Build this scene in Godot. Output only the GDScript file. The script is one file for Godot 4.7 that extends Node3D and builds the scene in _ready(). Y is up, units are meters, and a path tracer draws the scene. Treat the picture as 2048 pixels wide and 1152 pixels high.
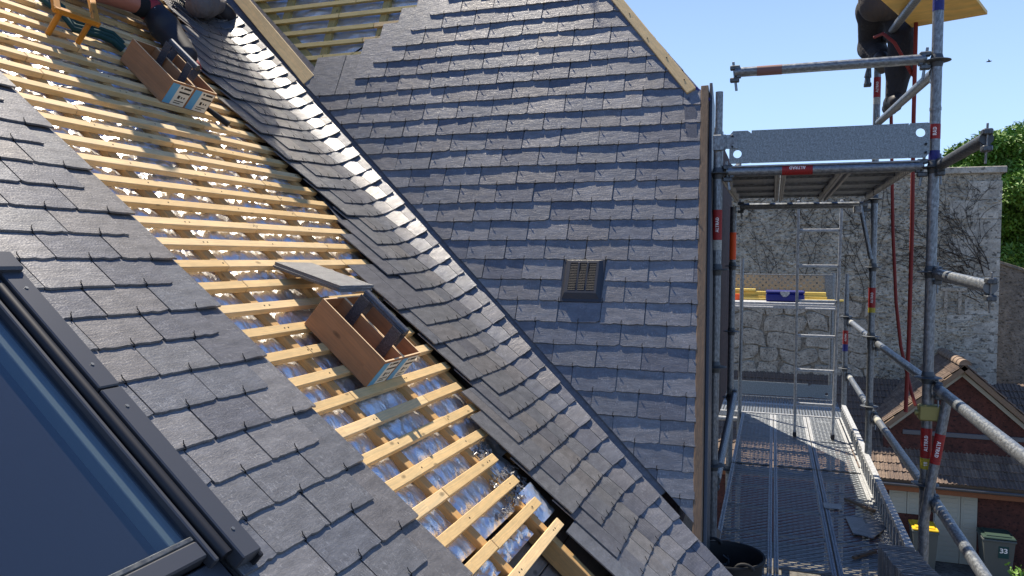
extends Node3D
# A slate roof under repair. Metres, y up. All builders work in coordinates relative to the eye; O lifts them so that the ground is y = 0.
const O := Vector3(0, 8.6, 0)
const SUN_TO := Vector3(-0.345, 0.89, -0.308)
var rng := RandomNumberGenerator.new()
var org := {}
var used := {}
var M := {}
# the two roof planes: A slopes down towards +x, B faces +z
const AA := 0.7118203945606759
const BB := 1.148881109663274
const HA := 1.22
const HB := 3.54
var nA: Vector3
var upA: Vector3
var nB: Vector3
var upB: Vector3
var vv: Vector3
var v0: Vector3
var tA: Vector3
var tB: Vector3
const VR := 0.25
var phi: float
var tau: float
var arc: float
var frameA: Transform3D
var frameB: Transform3D

class MB:
	var v := PackedVector3Array()
	var n := PackedVector3Array()
	var t := PackedVector2Array()
	var uo := Vector2.ZERO
	func tri(a: Vector3, b: Vector3, c: Vector3, ta := Vector2.ZERO, tb := Vector2.ZERO, tc := Vector2.ZERO) -> void:
		var k := (b - a).cross(c - a).normalized()
		v.append(a); v.append(c); v.append(b)
		n.append(k); n.append(k); n.append(k)
		t.append(ta); t.append(tc); t.append(tb)
	func trin(a: Vector3, b: Vector3, c: Vector3, na: Vector3, nb: Vector3, nc: Vector3, ta := Vector2.ZERO, tb := Vector2.ZERO, tc := Vector2.ZERO) -> void:
		v.append(a); v.append(c); v.append(b)
		n.append(na); n.append(nc); n.append(nb)
		t.append(ta); t.append(tc); t.append(tb)
	func quad(a: Vector3, b: Vector3, c: Vector3, d: Vector3) -> void:
		var w := (b - a).length()
		var h := (d - a).length()
		quad_uv(a, b, c, d, uo, uo + Vector2(w, 0), uo + Vector2(w, h), uo + Vector2(0, h))
	func quad_uv(a: Vector3, b: Vector3, c: Vector3, d: Vector3, ta: Vector2, tb: Vector2, tc: Vector2, td: Vector2) -> void:
		tri(a, b, c, ta, tb, tc)
		tri(a, c, d, ta, tc, td)
	# a chamfered box; the texture's u runs along the longest side
	func box(lo: Vector3, hi: Vector3, bev := 0.0, x := Transform3D.IDENTITY) -> void:
		var s := hi - lo
		var la := 0
		if s.y > s[la]: la = 1
		if s.z > s[la]: la = 2
		bev = minf(bev, minf(s.x, minf(s.y, s.z)) * 0.4)
		for ax in 3:
			var p := (ax + 1) % 3
			var q := (ax + 2) % 3
			for sg in [-1.0, 1.0]:
				var pts: Array[Vector3] = []
				for k in 4:
					var c := Vector3.ZERO
					c[ax] = hi[ax] if sg > 0 else lo[ax]
					c[p] = (hi[p] - bev) if (k == 1 or k == 2) else (lo[p] + bev)
					c[q] = (hi[q] - bev) if k >= 2 else (lo[q] + bev)
					pts.append(c)
				if sg < 0: pts.reverse()
				face(pts, la, ax, x)
		if bev > 0.0:
			for ax in 3:
				var p := (ax + 1) % 3
				var q := (ax + 2) % 3
				for sp in [-1.0, 1.0]:
					for sq in [-1.0, 1.0]:
						var a := Vector3.ZERO
						var b := Vector3.ZERO
						a[ax] = lo[ax] + bev; b[ax] = hi[ax] - bev
						var pe: float = hi[p] if sp > 0 else lo[p]
						var qe: float = hi[q] if sq > 0 else lo[q]
						var a1 := a; var a2 := a; var b1 := b; var b2 := b
						a1[p] = pe; a1[q] = qe - sq * bev
						b1[p] = pe; b1[q] = qe - sq * bev
						a2[p] = pe - sp * bev; a2[q] = qe
						b2[p] = pe - sp * bev; b2[q] = qe
						var pts: Array[Vector3] = [a1, b1, b2, a2]
						if sp * sq > 0: pts.reverse()
						face(pts, la, p, x)
			for sx in [-1.0, 1.0]:
				for sy in [-1.0, 1.0]:
					for sz in [-1.0, 1.0]:
						var c := Vector3(hi.x if sx > 0 else lo.x, hi.y if sy > 0 else lo.y, hi.z if sz > 0 else lo.z)
						var e := Vector3(sx, sy, sz) * bev
						var a := c - Vector3(0, e.y, e.z)
						var b := c - Vector3(e.x, 0, e.z)
						var d := c - Vector3(e.x, e.y, 0)
						if sx * sy * sz > 0: tri(x * a, x * b, x * d, uo, uo, uo)
						else: tri(x * a, x * d, x * b, uo, uo, uo)
	func face(p: Array[Vector3], la: int, ax: int, x: Transform3D) -> void:
		var o := la
		if o == ax: o = (ax + 1) % 3
		var w := 3 - o - ax
		var q: Array[Vector2] = []
		for a in p: q.append(uo + Vector2(a[o], a[w] + a[ax] * 0.37))
		quad_uv(x * p[0], x * p[1], x * p[2], x * p[3], q[0], q[1], q[2], q[3])
	func tube(path: Array, r, seg := 12, caps := true) -> void:
		var m := path.size()
		var d: Vector3 = (path[1] - path[0]).normalized()
		var e := d.cross(Vector3.UP if absf(d.y) < 0.9 else Vector3.RIGHT).normalized()
		var rings := []
		var len := 0.0
		for i in m:
			var dd: Vector3
			if i == 0: dd = path[1] - path[0]
			elif i == m - 1: dd = path[i] - path[i - 1]
			else: dd = (path[i + 1] - path[i]).normalized() + (path[i] - path[i - 1]).normalized()
			dd = dd.normalized()
			e = (e - dd * e.dot(dd)).normalized()
			var f := dd.cross(e)
			var rr: float = r[i] if r is Array else r
			if i > 0: len += (path[i] - path[i - 1]).length()
			var ring := []
			for k in seg + 1:
				var a := TAU * k / seg
				var nn := e * cos(a) + f * sin(a)
				ring.append([path[i] + nn * rr, nn, uo + Vector2(len, rr * a)])
			rings.append(ring)
		for i in m - 1:
			for k in seg:
				var a = rings[i][k]; var b = rings[i][k + 1]; var c = rings[i + 1][k + 1]; var g = rings[i + 1][k]
				trin(a[0], b[0], c[0], a[1], b[1], c[1], a[2], b[2], c[2])
				trin(a[0], c[0], g[0], a[1], c[1], g[1], a[2], c[2], g[2])
		if caps:
			for k in seg:
				tri(path[0], rings[0][k + 1][0], rings[0][k][0])
				tri(path[m - 1], rings[m - 1][k][0], rings[m - 1][k + 1][0])
	# an open pipe with a visible bore
	func pipe(a: Vector3, b: Vector3, r := 0.02415, seg := 16) -> void:
		tube([a, b], r, seg, false)
		var d := (b - a).normalized()
		var e := d.cross(Vector3.UP if absf(d.y) < 0.9 else Vector3.RIGHT).normalized()
		var f := d.cross(e)
		for s in [[a, -1.0], [b, 1.0]]:
			for k in seg:
				var c0 := e * cos(TAU * k / seg) + f * sin(TAU * k / seg)
				var c1 := e * cos(TAU * (k + 1) / seg) + f * sin(TAU * (k + 1) / seg)
				var p: Vector3 = s[0]
				var ri := r - 0.0032
				var back: Vector3 = p - d * s[1] * 0.08
				if s[1] > 0:
					quad(p + c0 * r, p + c1 * r, p + c1 * ri, p + c0 * ri)
					quad(p + c0 * ri, p + c1 * ri, back + c1 * ri, back + c0 * ri)
				else:
					quad(p + c1 * r, p + c0 * r, p + c0 * ri, p + c1 * ri)
					quad(p + c1 * ri, p + c0 * ri, back + c0 * ri, back + c1 * ri)
	# profile: Vector2(radius, height) turned about the y axis
	func lathe(profile: Array, at: Vector3, seg := 24) -> void:
		for i in profile.size() - 1:
			var p: Vector2 = profile[i]
			var q: Vector2 = profile[i + 1]
			var dn := Vector2(q.y - p.y, -(q.x - p.x)).normalized()
			for k in seg:
				var a := TAU * k / seg
				var b := TAU * (k + 1) / seg
				var A := Vector3(cos(a), 0, sin(a)); var B := Vector3(cos(b), 0, sin(b))
				var na := A * dn.x + Vector3(0, dn.y, 0); var nb := B * dn.x + Vector3(0, dn.y, 0)
				var y0 := Vector3(0, p.y, 0); var y1 := Vector3(0, q.y, 0)
				trin(at + A * p.x + y0, at + B * q.x + y1, at + B * p.x + y0, na, nb, nb)
				trin(at + A * p.x + y0, at + A * q.x + y1, at + B * q.x + y1, na, na, nb)
	# a flat polygon with thickness; x maps (x, y, z) to space
	func prism(poly: PackedVector2Array, z0: float, z1: float, x := Transform3D.IDENTITY) -> void:
		if Geometry2D.is_polygon_clockwise(poly): poly.reverse()
		var ix := Geometry2D.triangulate_polygon(poly)
		for i in range(0, ix.size(), 3):
			var a := poly[ix[i]]; var b := poly[ix[i + 1]]; var c := poly[ix[i + 2]]
			if (b - a).cross(c - a) < 0.0:
				var sw := b; b = c; c = sw
			tri(x * Vector3(a.x, a.y, z1), x * Vector3(b.x, b.y, z1), x * Vector3(c.x, c.y, z1), a + uo, b + uo, c + uo)
			tri(x * Vector3(a.x, a.y, z0), x * Vector3(c.x, c.y, z0), x * Vector3(b.x, b.y, z0), a + uo, c + uo, b + uo)
		for i in poly.size():
			var a := poly[i]
			var b := poly[(i + 1) % poly.size()]
			quad(x * Vector3(a.x, a.y, z0), x * Vector3(b.x, b.y, z0), x * Vector3(b.x, b.y, z1), x * Vector3(a.x, a.y, z1))
	func mesh(off := Vector3.ZERO) -> ArrayMesh:
		var w := v
		if off != Vector3.ZERO:
			w = PackedVector3Array()
			w.resize(v.size())
			for i in v.size(): w[i] = v[i] - off
		var a := []
		a.resize(Mesh.ARRAY_MAX)
		a[Mesh.ARRAY_VERTEX] = w; a[Mesh.ARRAY_NORMAL] = n; a[Mesh.ARRAY_TEX_UV] = t
		var m := ArrayMesh.new()
		m.add_surface_from_arrays(Mesh.PRIMITIVE_TRIANGLES, a)
		return m

func numbered(s: String) -> String:
	var k: int = used.get(s, -1) + 1
	used[s] = k
	return s if k == 0 else "%s_%03d" % [s, k]

func thing(called: String, label: String, category: String, at := Vector3.ZERO, group := "", kind := "") -> Node3D:
	var o := Node3D.new()
	o.name = numbered(called)
	add_child(o)
	o.position = at + O
	org[o] = at
	tag(o, label, category, group, kind)
	return o

func tag(o: Node, label: String, category: String, group := "", kind := "") -> void:
	o.set_meta("label", label)
	o.set_meta("category", category)
	if group: o.set_meta("group", group)
	if kind: o.set_meta("kind", kind)

func part(p: Node3D, called: String, mb, mat: Material, stuff := false) -> MeshInstance3D:
	var o := MeshInstance3D.new()
	o.name = called
	o.mesh = mb.mesh(org.get(p, Vector3.ZERO)) if mb is MB else mb
	o.material_override = mat
	p.add_child(o, true)
	org[o] = org.get(p, Vector3.ZERO)
	if stuff: o.set_meta("kind", "stuff")
	return o

func single(called: String, label: String, category: String, mb: MB, mat: Material, at := Vector3.ZERO, group := "", kind := "") -> MeshInstance3D:
	var o := MeshInstance3D.new()
	o.name = numbered(called)
	o.mesh = mb.mesh(at)
	o.material_override = mat
	add_child(o)
	o.position = at + O
	org[o] = at
	tag(o, label, category, group, kind)
	return o

# ---------------------------------------------------------------- materials
func image_tex(w: int, h: int, f: Callable) -> ImageTexture:
	var im := Image.create(w, h, false, Image.FORMAT_RGBA8)
	for y in h:
		for x in w: im.set_pixel(x, y, f.call(x, y))
	return ImageTexture.create_from_image(im)

func bump_tex(w: int, h: int, f: Callable, strength: float) -> ImageTexture:
	var im := Image.create(w, h, false, Image.FORMAT_RGBA8)
	for y in h:
		for x in w:
			var g: float = clampf(f.call(x, y), 0.0, 1.0)
			im.set_pixel(x, y, Color(g, g, g))
	im.bump_map_to_normal_map(strength)
	return ImageTexture.create_from_image(im)

func noise(s: int, freq: float, oct := 3, kind := FastNoiseLite.TYPE_SIMPLEX_SMOOTH) -> FastNoiseLite:
	var q := FastNoiseLite.new()
	q.seed = s; q.frequency = freq; q.noise_type = kind; q.fractal_octaves = oct
	return q

func mat(c: Color, rough := 0.7, metal := 0.0, tex: Texture2D = null, norm: Texture2D = null, scale := Vector3.ONE, ns := 1.0, spec := 0.5) -> StandardMaterial3D:
	var m := StandardMaterial3D.new()
	m.albedo_color = c
	m.roughness = rough
	m.metallic = metal
	m.metallic_specular = spec
	if tex: m.albedo_texture = tex
	if norm:
		m.normal_enabled = true
		m.normal_texture = norm
		m.normal_scale = ns
	m.uv1_scale = scale
	return m

func tri_mat(c: Color, rough: float, metal: float, tex: Texture2D, norm: Texture2D, s: float, ns := 1.0) -> StandardMaterial3D:
	var m := mat(c, rough, metal, tex, norm, Vector3.ONE * s, ns)
	m.uv1_triplanar = true
	m.uv1_world_triplanar = true
	return m

func make_materials() -> void:
	var n1 := noise(1, 0.012, 4)
	var n2 := noise(2, 0.05, 3)
	var n3 := noise(3, 0.2, 2)
	var n4 := noise(4, 0.02, 2)
	# slate: fine cleft grain, pale scratches and dusty flecks
	var sl := image_tex(512, 512, func(x, y):
		var g := 0.83 + 0.10 * n1.get_noise_2d(x, y * 2.2) + 0.06 * n2.get_noise_2d(x, y * 2.5) + 0.05 * n3.get_noise_2d(x * 1.3, y * 3.0)
		var f := n3.get_noise_2d(x * 0.9 + 300.0, y * 0.25 + 90.0) + 0.5 * n1.get_noise_2d(x + 700.0, y)
		if f > 0.46: g += (f - 0.46) * 0.9
		return Color(g, g * 1.0, g * 1.005))
	var sn := bump_tex(512, 512, func(x, y):
		var wv := n1.get_noise_2d(x * 1.5 + 50.0, y * 1.5) * 11.0
		var rip := n2.get_noise_2d(x * 0.30 + wv * 0.4, y * 2.4 + wv)
		return 0.5 + 0.20 * rip + 0.22 * n3.get_noise_2d(x * 0.5, y * 2.0 + wv) + 0.25 * n1.get_noise_2d(x * 1.2, y * 2.0 + 900.0), 5.0)
	var tones := [Color(0.455, 0.465, 0.48), Color(0.41, 0.42, 0.445), Color(0.50, 0.505, 0.515), Color(0.435, 0.45, 0.475), Color(0.47, 0.47, 0.475)]
	for i in 5:
		M["slate%d" % i] = mat(Color(tones[i].r * 1.15, tones[i].g * 1.13, tones[i].b * 1.11), 0.43, 0.42, sl, sn, Vector3(1.6, 1.6, 1), 0.22, 0.6)
	M.slate_edge = M.slate1
	# sawn softwood: grain along u
	var wd := image_tex(512, 256, func(x, y):
		var wv := n4.get_noise_2d(x * 0.25, y * 0.6) * 16.0
		var ring := n2.get_noise_2d(x * 0.05 + 40.0, y * 1.5 + wv)
		var g := 0.90 + 0.09 * ring + 0.05 * n3.get_noise_2d(x * 0.15, y * 2.2) + 0.05 * n1.get_noise_2d(x, y)
		var kx: float = fposmod(x * 1.0, 171.0) - 85.0
		var ky: float = y - 70.0 - 110.0 * fposmod(floorf(x / 171.0) * 0.618, 1.0)
		var k := sqrt(kx * kx * 0.6 + ky * ky)
		if k < 9.0: g *= 0.62 + 0.03 * k
		return Color(g, g * (0.985 - 0.03 * ring), g * (0.95 - 0.06 * ring)))
	var wn := bump_tex(256, 256, func(x, y): return 0.5 + 0.25 * n2.get_noise_2d(x * 0.08, y * 2.0) + 0.2 * n3.get_noise_2d(x * 0.2, y * 2.0), 1.5)
	M.batten = mat(Color(0.88, 0.76, 0.56), 0.65, 0.0, wd, wn, Vector3(1.6, 5.0, 1), 0.5)
	M.batten2 = mat(Color(0.85, 0.73, 0.53), 0.65, 0.0, wd, wn, Vector3(1.9, 6.0, 1), 0.5)
	M.batten3 = mat(Color(0.90, 0.79, 0.61), 0.65, 0.0, wd, wn, Vector3(1.4, 4.0, 1), 0.5)
	M.rafter = mat(Color(0.74, 0.60, 0.40), 0.7, 0.0, wd, wn, Vector3(1.5, 5.0, 1), 0.5)
	M.green_batten = mat(Color(0.70, 0.64, 0.43), 0.7, 0.0, wd, wn, Vector3(1.5, 5.0, 1), 0.5)
	M.old_wood = mat(Color(0.50, 0.42, 0.35), 0.8, 0.0, wd, wn, Vector3(1.5, 5.0, 1), 1.2)
	M.grey_wood = mat(Color(0.53, 0.49, 0.46), 0.85, 0.0, wd, wn, Vector3(1.2, 4.0, 1), 1.5)
	M.fascia = mat(Color(0.50, 0.30, 0.17), 0.7, 0.0, wd, wn, Vector3(1.0, 3.0, 1), 1.0)
	M.carton = mat(Color(0.66, 0.48, 0.34), 0.7, 0.0, wd, null, Vector3(1.1, 4.2, 1), 1.0)
	M.carton_in = mat(Color(0.68, 0.42, 0.25), 0.8, 0.0, wd, null, Vector3(0.8, 2.0, 1), 1.0)
	M.cut_edge = mat(Color(0.87, 0.74, 0.58), 0.8)
	M.ply = mat(Color(0.93, 0.78, 0.45), 0.6, 0.0, wd, null, Vector3(0.5, 0.7, 1))
	# crumpled foil
	var fn := bump_tex(512, 512, func(x, y):
		var a := n1.get_noise_2d(x * 1.6, y * 0.5)
		var b := 1.0 - absf(n2.get_noise_2d(x * 0.55 + a * 14.0, y * 0.16))
		var c := 1.0 - absf(n1.get_noise_2d(x * 1.3 + 400.0, y * 1.3))
		return 0.45 * b + 0.35 * c + 0.12 * n3.get_noise_2d(x, y), 4.0)
	M.foil = mat(Color(0.91, 0.91, 0.91), 0.36, 0.85, null, fn, Vector3(2.2, 2.2, 1), 0.9)
	# galvanised steel, mottled
	var gv := image_tex(256, 256, func(x, y):
		var g := 0.80 + 0.14 * n2.get_noise_2d(x, y) + 0.10 * n1.get_noise_2d(x * 2.0, y * 2.0)
		if n3.get_noise_2d(x * 0.35 + 77.0, y * 0.35) > 0.5: g *= 0.82
		return Color(g, g, g))
	var gr := image_tex(256, 256, func(x, y):
		var g := 0.62 + 0.3 * n2.get_noise_2d(x + 90.0, y) + 0.2 * n1.get_noise_2d(x * 2.0, y * 2.0 + 60.0)
		return Color(g, g, g))
	M.galv = mat(Color(0.60, 0.62, 0.64), 0.75, 0.72, gv, null, Vector3(3, 6, 1))
	M.galv.roughness_texture = gr
	M.galv_dark = mat(Color(0.42, 0.44, 0.46), 0.8, 0.6, gv, null, Vector3(3, 6, 1))
	M.galv_dark.roughness_texture = gr
	M.galv_white = mat(Color(0.80, 0.81, 0.82), 0.8, 0.35, gv, null, Vector3(3, 6, 1))
	M.alu = mat(Color(0.80, 0.81, 0.82), 0.45, 0.45, gv, null, Vector3(2, 4, 1))
	M.alu_dull = mat(Color(0.66, 0.70, 0.72), 0.6, 0.5, gv, null, Vector3(9, 9, 1))
	M.zinc = mat(Color(0.45, 0.46, 0.49), 0.5, 0.6, gv, null, Vector3(10, 10, 1))
	# pressed steel deck: slots punched through, lips raised round them
	for big in 2:
		var rx: float = [12.0, 25.0][big]
		var ry: float = [3.2, 8.0][big]
		var slot := func(x, y):
			var bx := fposmod(float(x) + (32.0 if y >= 32 else 0.0), 64.0) - 32.0
			var by := fposmod(float(y), 32.0) - 16.0
			return Vector2(bx / rx, (by - 3.0 * sin(bx / 32.0 * PI)) / ry).length()
		var dk := image_tex(64, 64, func(x, y):
			var d: float = slot.call(x, y)
			return Color(0.9, 0.9, 0.9, 0.0 if d < 1.0 else 1.0))
		var dn := bump_tex(64, 64, func(x, y):
			var d: float = slot.call(x, y)
			return clampf(1.0 - absf(d - 1.15) * 1.6, 0.0, 1.0), 5.0)
		var dm := mat(Color(0.52, 0.54, 0.56), 0.5, 0.7, dk, dn, Vector3(15, 17, 1), 1.0)
		dm.transparency = BaseMaterial3D.TRANSPARENCY_ALPHA_SCISSOR
		dm.alpha_scissor_threshold = 0.5
		M["deck%d" % big] = dm
	var hole := image_tex(64, 64, func(x, y):
		var a := Vector2(x - 32.0, y - 16.0).length()
		var b := minf(Vector2(x, y - 48.0).length(), Vector2(x - 64.0, y - 48.0).length())
		return Color(0.9, 0.88, 0.85, 0.0 if minf(a, b) < 11.0 else 1.0))
	M.perf = mat(Color(0.66, 0.62, 0.56), 0.5, 0.5, hole, null, Vector3(14, 14, 1))
	M.perf.transparency = BaseMaterial3D.TRANSPARENCY_ALPHA_SCISSOR
	M.perf.alpha_scissor_threshold = 0.5
	# masonry
	var st := image_tex(512, 512, func(x, y):
		var g := 0.80 + 0.16 * n1.get_noise_2d(x, y) + 0.12 * n2.get_noise_2d(x, y) + 0.10 * n3.get_noise_2d(x, y)
		var hole_ := n2.get_noise_2d(x * 0.8 + 500.0, y * 1.3)
		if hole_ > 0.36: g *= 0.66
		return Color(g, g * 0.985, g * 0.95))
	var stn := bump_tex(512, 512, func(x, y): return 0.5 + 0.3 * n2.get_noise_2d(x * 0.8 + 500.0, y * 1.3) * -1.0 + 0.3 * n1.get_noise_2d(x, y) + 0.12 * n3.get_noise_2d(x, y), 6.0)
	M.stone = tri_mat(Color(0.78, 0.74, 0.69), 0.95, 0.0, st, stn, 0.42, 1.3)
	M.render_wall = tri_mat(Color(0.82, 0.79, 0.74), 0.95, 0.0, st, stn, 0.27, 3.2)
	M.smooth_render = tri_mat(Color(0.80, 0.78, 0.75), 0.95, 0.0, st, stn, 0.15, 0.4)
	M.mortar = tri_mat(Color(0.70, 0.66, 0.61), 0.95, 0.0, st, stn, 0.5, 1.0)
	M.dark_wall = tri_mat(Color(0.60, 0.57, 0.54), 0.95, 0.0, st, stn, 0.3, 1.2)
	M.red_wall = tri_mat(Color(0.36, 0.20, 0.17), 0.9, 0.0, st, stn, 0.3, 0.4)
	M.tile = mat(Color(0.55, 0.47, 0.42), 0.8, 0.0, st, stn, Vector3(0.9, 0.9, 1), 0.5)
	M.tile2 = mat(Color(0.49, 0.42, 0.38), 0.8, 0.0, st, stn, Vector3(0.9, 0.9, 1), 0.5)
	M.tile3 = mat(Color(0.60, 0.52, 0.46), 0.8, 0.0, st, stn, Vector3(0.9, 0.9, 1), 0.5)
	M.asphalt = tri_mat(Color(0.47, 0.46, 0.44), 0.95, 0.0, st, stn, 0.3, 0.6)
	M.gable = tri_mat(Color(0.28, 0.19, 0.19), 0.85, 0.0, st, stn, 0.5, 0.4)
	# paints and plastics
	M.frame_grey = mat(Color(0.27, 0.28, 0.305), 0.42, 0.3)
	M.frame_dark = mat(Color(0.14, 0.145, 0.165), 0.45, 0.3)
	M.rubber = mat(Color(0.10, 0.10, 0.11), 0.75, 0.0, gv, null, Vector3(2, 2, 1))
	M.black = mat(Color(0.13, 0.13, 0.15), 0.5)
	M.vent = mat(Color(0.17, 0.18, 0.21), 0.5)
	M.wire = mat(Color(0.12, 0.12, 0.13), 0.5, 0.5)
	M.membrane = mat(Color(0.09, 0.09, 0.11), 0.8)
	M.red_label = mat(Color(0.68, 0.10, 0.10), 0.6, 0.0, gv, null, Vector3(9, 9, 1))
	M.blue_label = mat(Color(0.14, 0.16, 0.52), 0.6, 0.0, gv, null, Vector3(9, 9, 1))
	M.yellow_label = mat(Color(0.80, 0.72, 0.20), 0.6, 0.0, gv, null, Vector3(9, 9, 1))
	M.white_label = mat(Color(0.78, 0.78, 0.74), 0.7, 0.0, gv, null, Vector3(9, 9, 1))
	M.letter = mat(Color(0.90, 0.88, 0.86), 0.6)
	M.ink = mat(Color(0.10, 0.10, 0.11), 0.7)
	M.paper = mat(Color(0.86, 0.84, 0.78), 0.75)
	M.pale_blue = mat(Color(0.36, 0.62, 0.78), 0.7)
	M.rope = mat(Color(0.46, 0.13, 0.10), 0.75)
	M.blue_case = mat(Color(0.08, 0.11, 0.42), 0.4)
	M.yellow = mat(Color(0.90, 0.80, 0.42), 0.6, 0.0, wd, null, Vector3(1.2, 4, 1))
	M.orange = mat(Color(0.90, 0.33, 0.10), 0.6)
	M.white = mat(Color(0.86, 0.85, 0.82), 0.7)
	M.cream = mat(Color(0.60, 0.59, 0.54), 0.8)
	M.bin = mat(Color(0.27, 0.29, 0.28), 0.6)
	M.bin_lid = mat(Color(0.16, 0.24, 0.20), 0.5)
	M.bin_yellow = mat(Color(0.82, 0.66, 0.08), 0.5)
	M.skin = mat(Color(0.66, 0.42, 0.34), 0.6)
	var cn := bump_tex(256, 256, func(x, y): return 0.5 + 0.45 * n1.get_noise_2d(x * 3.0, y * 1.6) + 0.1 * n2.get_noise_2d(x * 2.0, y), 6.0)
	M.cloth = tri_mat(Color(0.135, 0.13, 0.15), 0.9, 0.0, null, cn, 3.0, 1.6)
	M.cloth2 = tri_mat(Color(0.25, 0.225, 0.215), 0.9, 0.0, null, cn, 3.0, 1.6)
	M.cloth_grey = tri_mat(Color(0.40, 0.38, 0.38), 0.9, 0.0, null, cn, 3.0, 1.6)
	M.shoe = mat(Color(0.11, 0.10, 0.12), 0.6)
	M.shoe_red = mat(Color(0.50, 0.07, 0.09), 0.6)
	M.sock = mat(Color(0.06, 0.06, 0.075), 0.95)
	M.green = mat(Color(0.06, 0.22, 0.21), 0.85)
	M.yellow_frame = mat(Color(0.78, 0.52, 0.12), 0.6, 0.0, wd, null, Vector3(1.2, 4, 1))
	M.hair = mat(Color(0.10, 0.07, 0.05), 0.8)
	var gl := StandardMaterial3D.new()
	gl.albedo_color = Color(0.10, 0.16, 0.24, 0.30)
	gl.transparency = BaseMaterial3D.TRANSPARENCY_ALPHA
	gl.roughness = 0.02
	gl.metallic_specular = 0.9
	M.glass = gl
	M.bark = tri_mat(Color(0.30, 0.25, 0.20), 0.95, 0.0, st, stn, 1.0, 1.0)
	for i in 3:
		var lf := mat([Color(0.30, 0.44, 0.13), Color(0.37, 0.51, 0.17), Color(0.23, 0.36, 0.10)][i], 0.55)
		lf.backlight = [Color(0.22, 0.34, 0.06), Color(0.28, 0.42, 0.08), Color(0.16, 0.28, 0.05)][i]
		lf.cull_mode = BaseMaterial3D.CULL_DISABLED
		M["leaf%d" % i] = lf
	M.vine = mat(Color(0.20, 0.16, 0.13), 0.95)

# ---------------------------------------------------------------- roof geometry
func set_planes() -> void:
	nA = Vector3(sin(AA), cos(AA), 0); upA = Vector3(-cos(AA), sin(AA), 0)
	nB = Vector3(0, cos(BB), sin(BB)); upB = Vector3(0, sin(BB), -cos(BB))
	vv = nA.cross(nB).normalized()
	v0 = Vector3(-0.08842546, -1.53496988, -3.19127116)
	tA = vv.cross(nA); tB = -vv.cross(nB)
	phi = acos(nA.dot(nB)); tau = VR * tan(phi / 2); arc = VR * phi / 2
	frameA = Transform3D(Basis(Vector3(0, 0, -1), upA, nA), nA * -HA)
	frameB = Transform3D(Basis(Vector3(1, 0, 0), upB, nB), nB * -HB)

func valley(w: float, v: float, h: float) -> Vector3:
	if w < -arc: return v0 + vv * v + tA * (tau - w - arc) + nA * h
	if w > arc: return v0 + vv * v + tB * (tau + w - arc) + nB * h
	var a := (w + arc) / VR
	var m := (nB - nA * nA.dot(nB)) / sin(phi)
	var n := nA * cos(a) + m * sin(a)
	return v0 + vv * v + tA * tau + nA * VR - n * VR + n * h

func pa(d: float, u: float, h := 0.0) -> Vector3: return frameA * Vector3(d, u, h)
func pb(s: float, u: float, h := 0.0) -> Vector3: return frameB * Vector3(s, u, h)

# outline of a slate, w wide and l long, its tail ragged; origin at the middle of the tail
func ragged(w: float, l: float) -> PackedVector2Array:
	var p := PackedVector2Array()
	var m := 13
	var off := 0.0
	for i in m + 1:
		var x := -w / 2 + w * i / m
		off = off * 0.5 + rng.randf_range(-0.0016, 0.0016)
		var y := off
		if rng.randf() < 0.10: y += rng.randf_range(0.002, 0.0045)
		if (i == 0 or i == m) and rng.randf() < 0.4: y += rng.randf_range(0.002, 0.008)
		p.append(Vector2(x + (rng.randf_range(-0.004, 0.004) if i > 0 and i < m else 0.0), y))
	p.append(Vector2(w / 2 + rng.randf_range(-0.001, 0.0005), l * 0.5))
	p.append(Vector2(w / 2 + rng.randf_range(-0.001, 0.0005), l))
	p.append(Vector2(-w / 2, l + rng.randf_range(-0.001, 0.001)))
	p.append(Vector2(-w / 2 + rng.randf_range(-0.0005, 0.001), l * 0.5))
	return p

# a slate with outline poly: its tail (y = 0) at height hb, sloping to ht at y = l
func slab(poly: PackedVector2Array, hb: float, ht: float, l: float, th := 0.005) -> MB:
	var mb := MB.new()
	if Geometry2D.is_polygon_clockwise(poly): poly.reverse()
	var ix := Geometry2D.triangulate_polygon(poly)
	var uo := Vector2(rng.randf(), rng.randf())
	var z := func(p: Vector2) -> float: return lerpf(hb, ht, p.y / l)
	for i in range(0, ix.size(), 3):
		var a := poly[ix[i]]; var b := poly[ix[i + 1]]; var c := poly[ix[i + 2]]
		if (b - a).cross(c - a) < 0.0:
			var sw := b; b = c; c = sw
		mb.tri(Vector3(a.x, a.y, z.call(a)), Vector3(b.x, b.y, z.call(b)), Vector3(c.x, c.y, z.call(c)), a + uo, b + uo, c + uo)
	for i in poly.size():
		var a := poly[i]
		var b := poly[(i + 1) % poly.size()]
		mb.uo = uo + a
		# the dressed tail is bevelled: the underside stands out further than the face
		var e := Vector3(0, -0.0022, 0) if a.y < 0.02 and b.y < 0.02 else Vector3.ZERO
		mb.quad(Vector3(a.x, a.y, z.call(a) - th) + e, Vector3(b.x, b.y, z.call(b) - th) + e, Vector3(b.x, b.y, z.call(b)), Vector3(a.x, a.y, z.call(a)))
	return mb

func roof_thing(called: String, label: String, f: Transform3D) -> Node3D:
	var o := thing(called, label, "roof")
	o.transform = Transform3D(f.basis, f.origin + O)
	org[o] = Vector3.ZERO
	return o

func hook_mesh() -> ArrayMesh:
	var m := MB.new()
	m.tube([Vector3(0.0008, 0.05, 0.0005), Vector3(0.0006, -0.002, 0.001), Vector3(0, -0.0055, 0.0045), Vector3(-0.0006, -0.001, 0.0088), Vector3(-0.0012, 0.012, 0.0115)], 0.0015, 5)
	m.tube([Vector3(-0.0012, 0.010, 0.0108), Vector3(0.002, 0.018, 0.0135)], 0.0013, 5)
	return m.mesh()

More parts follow.
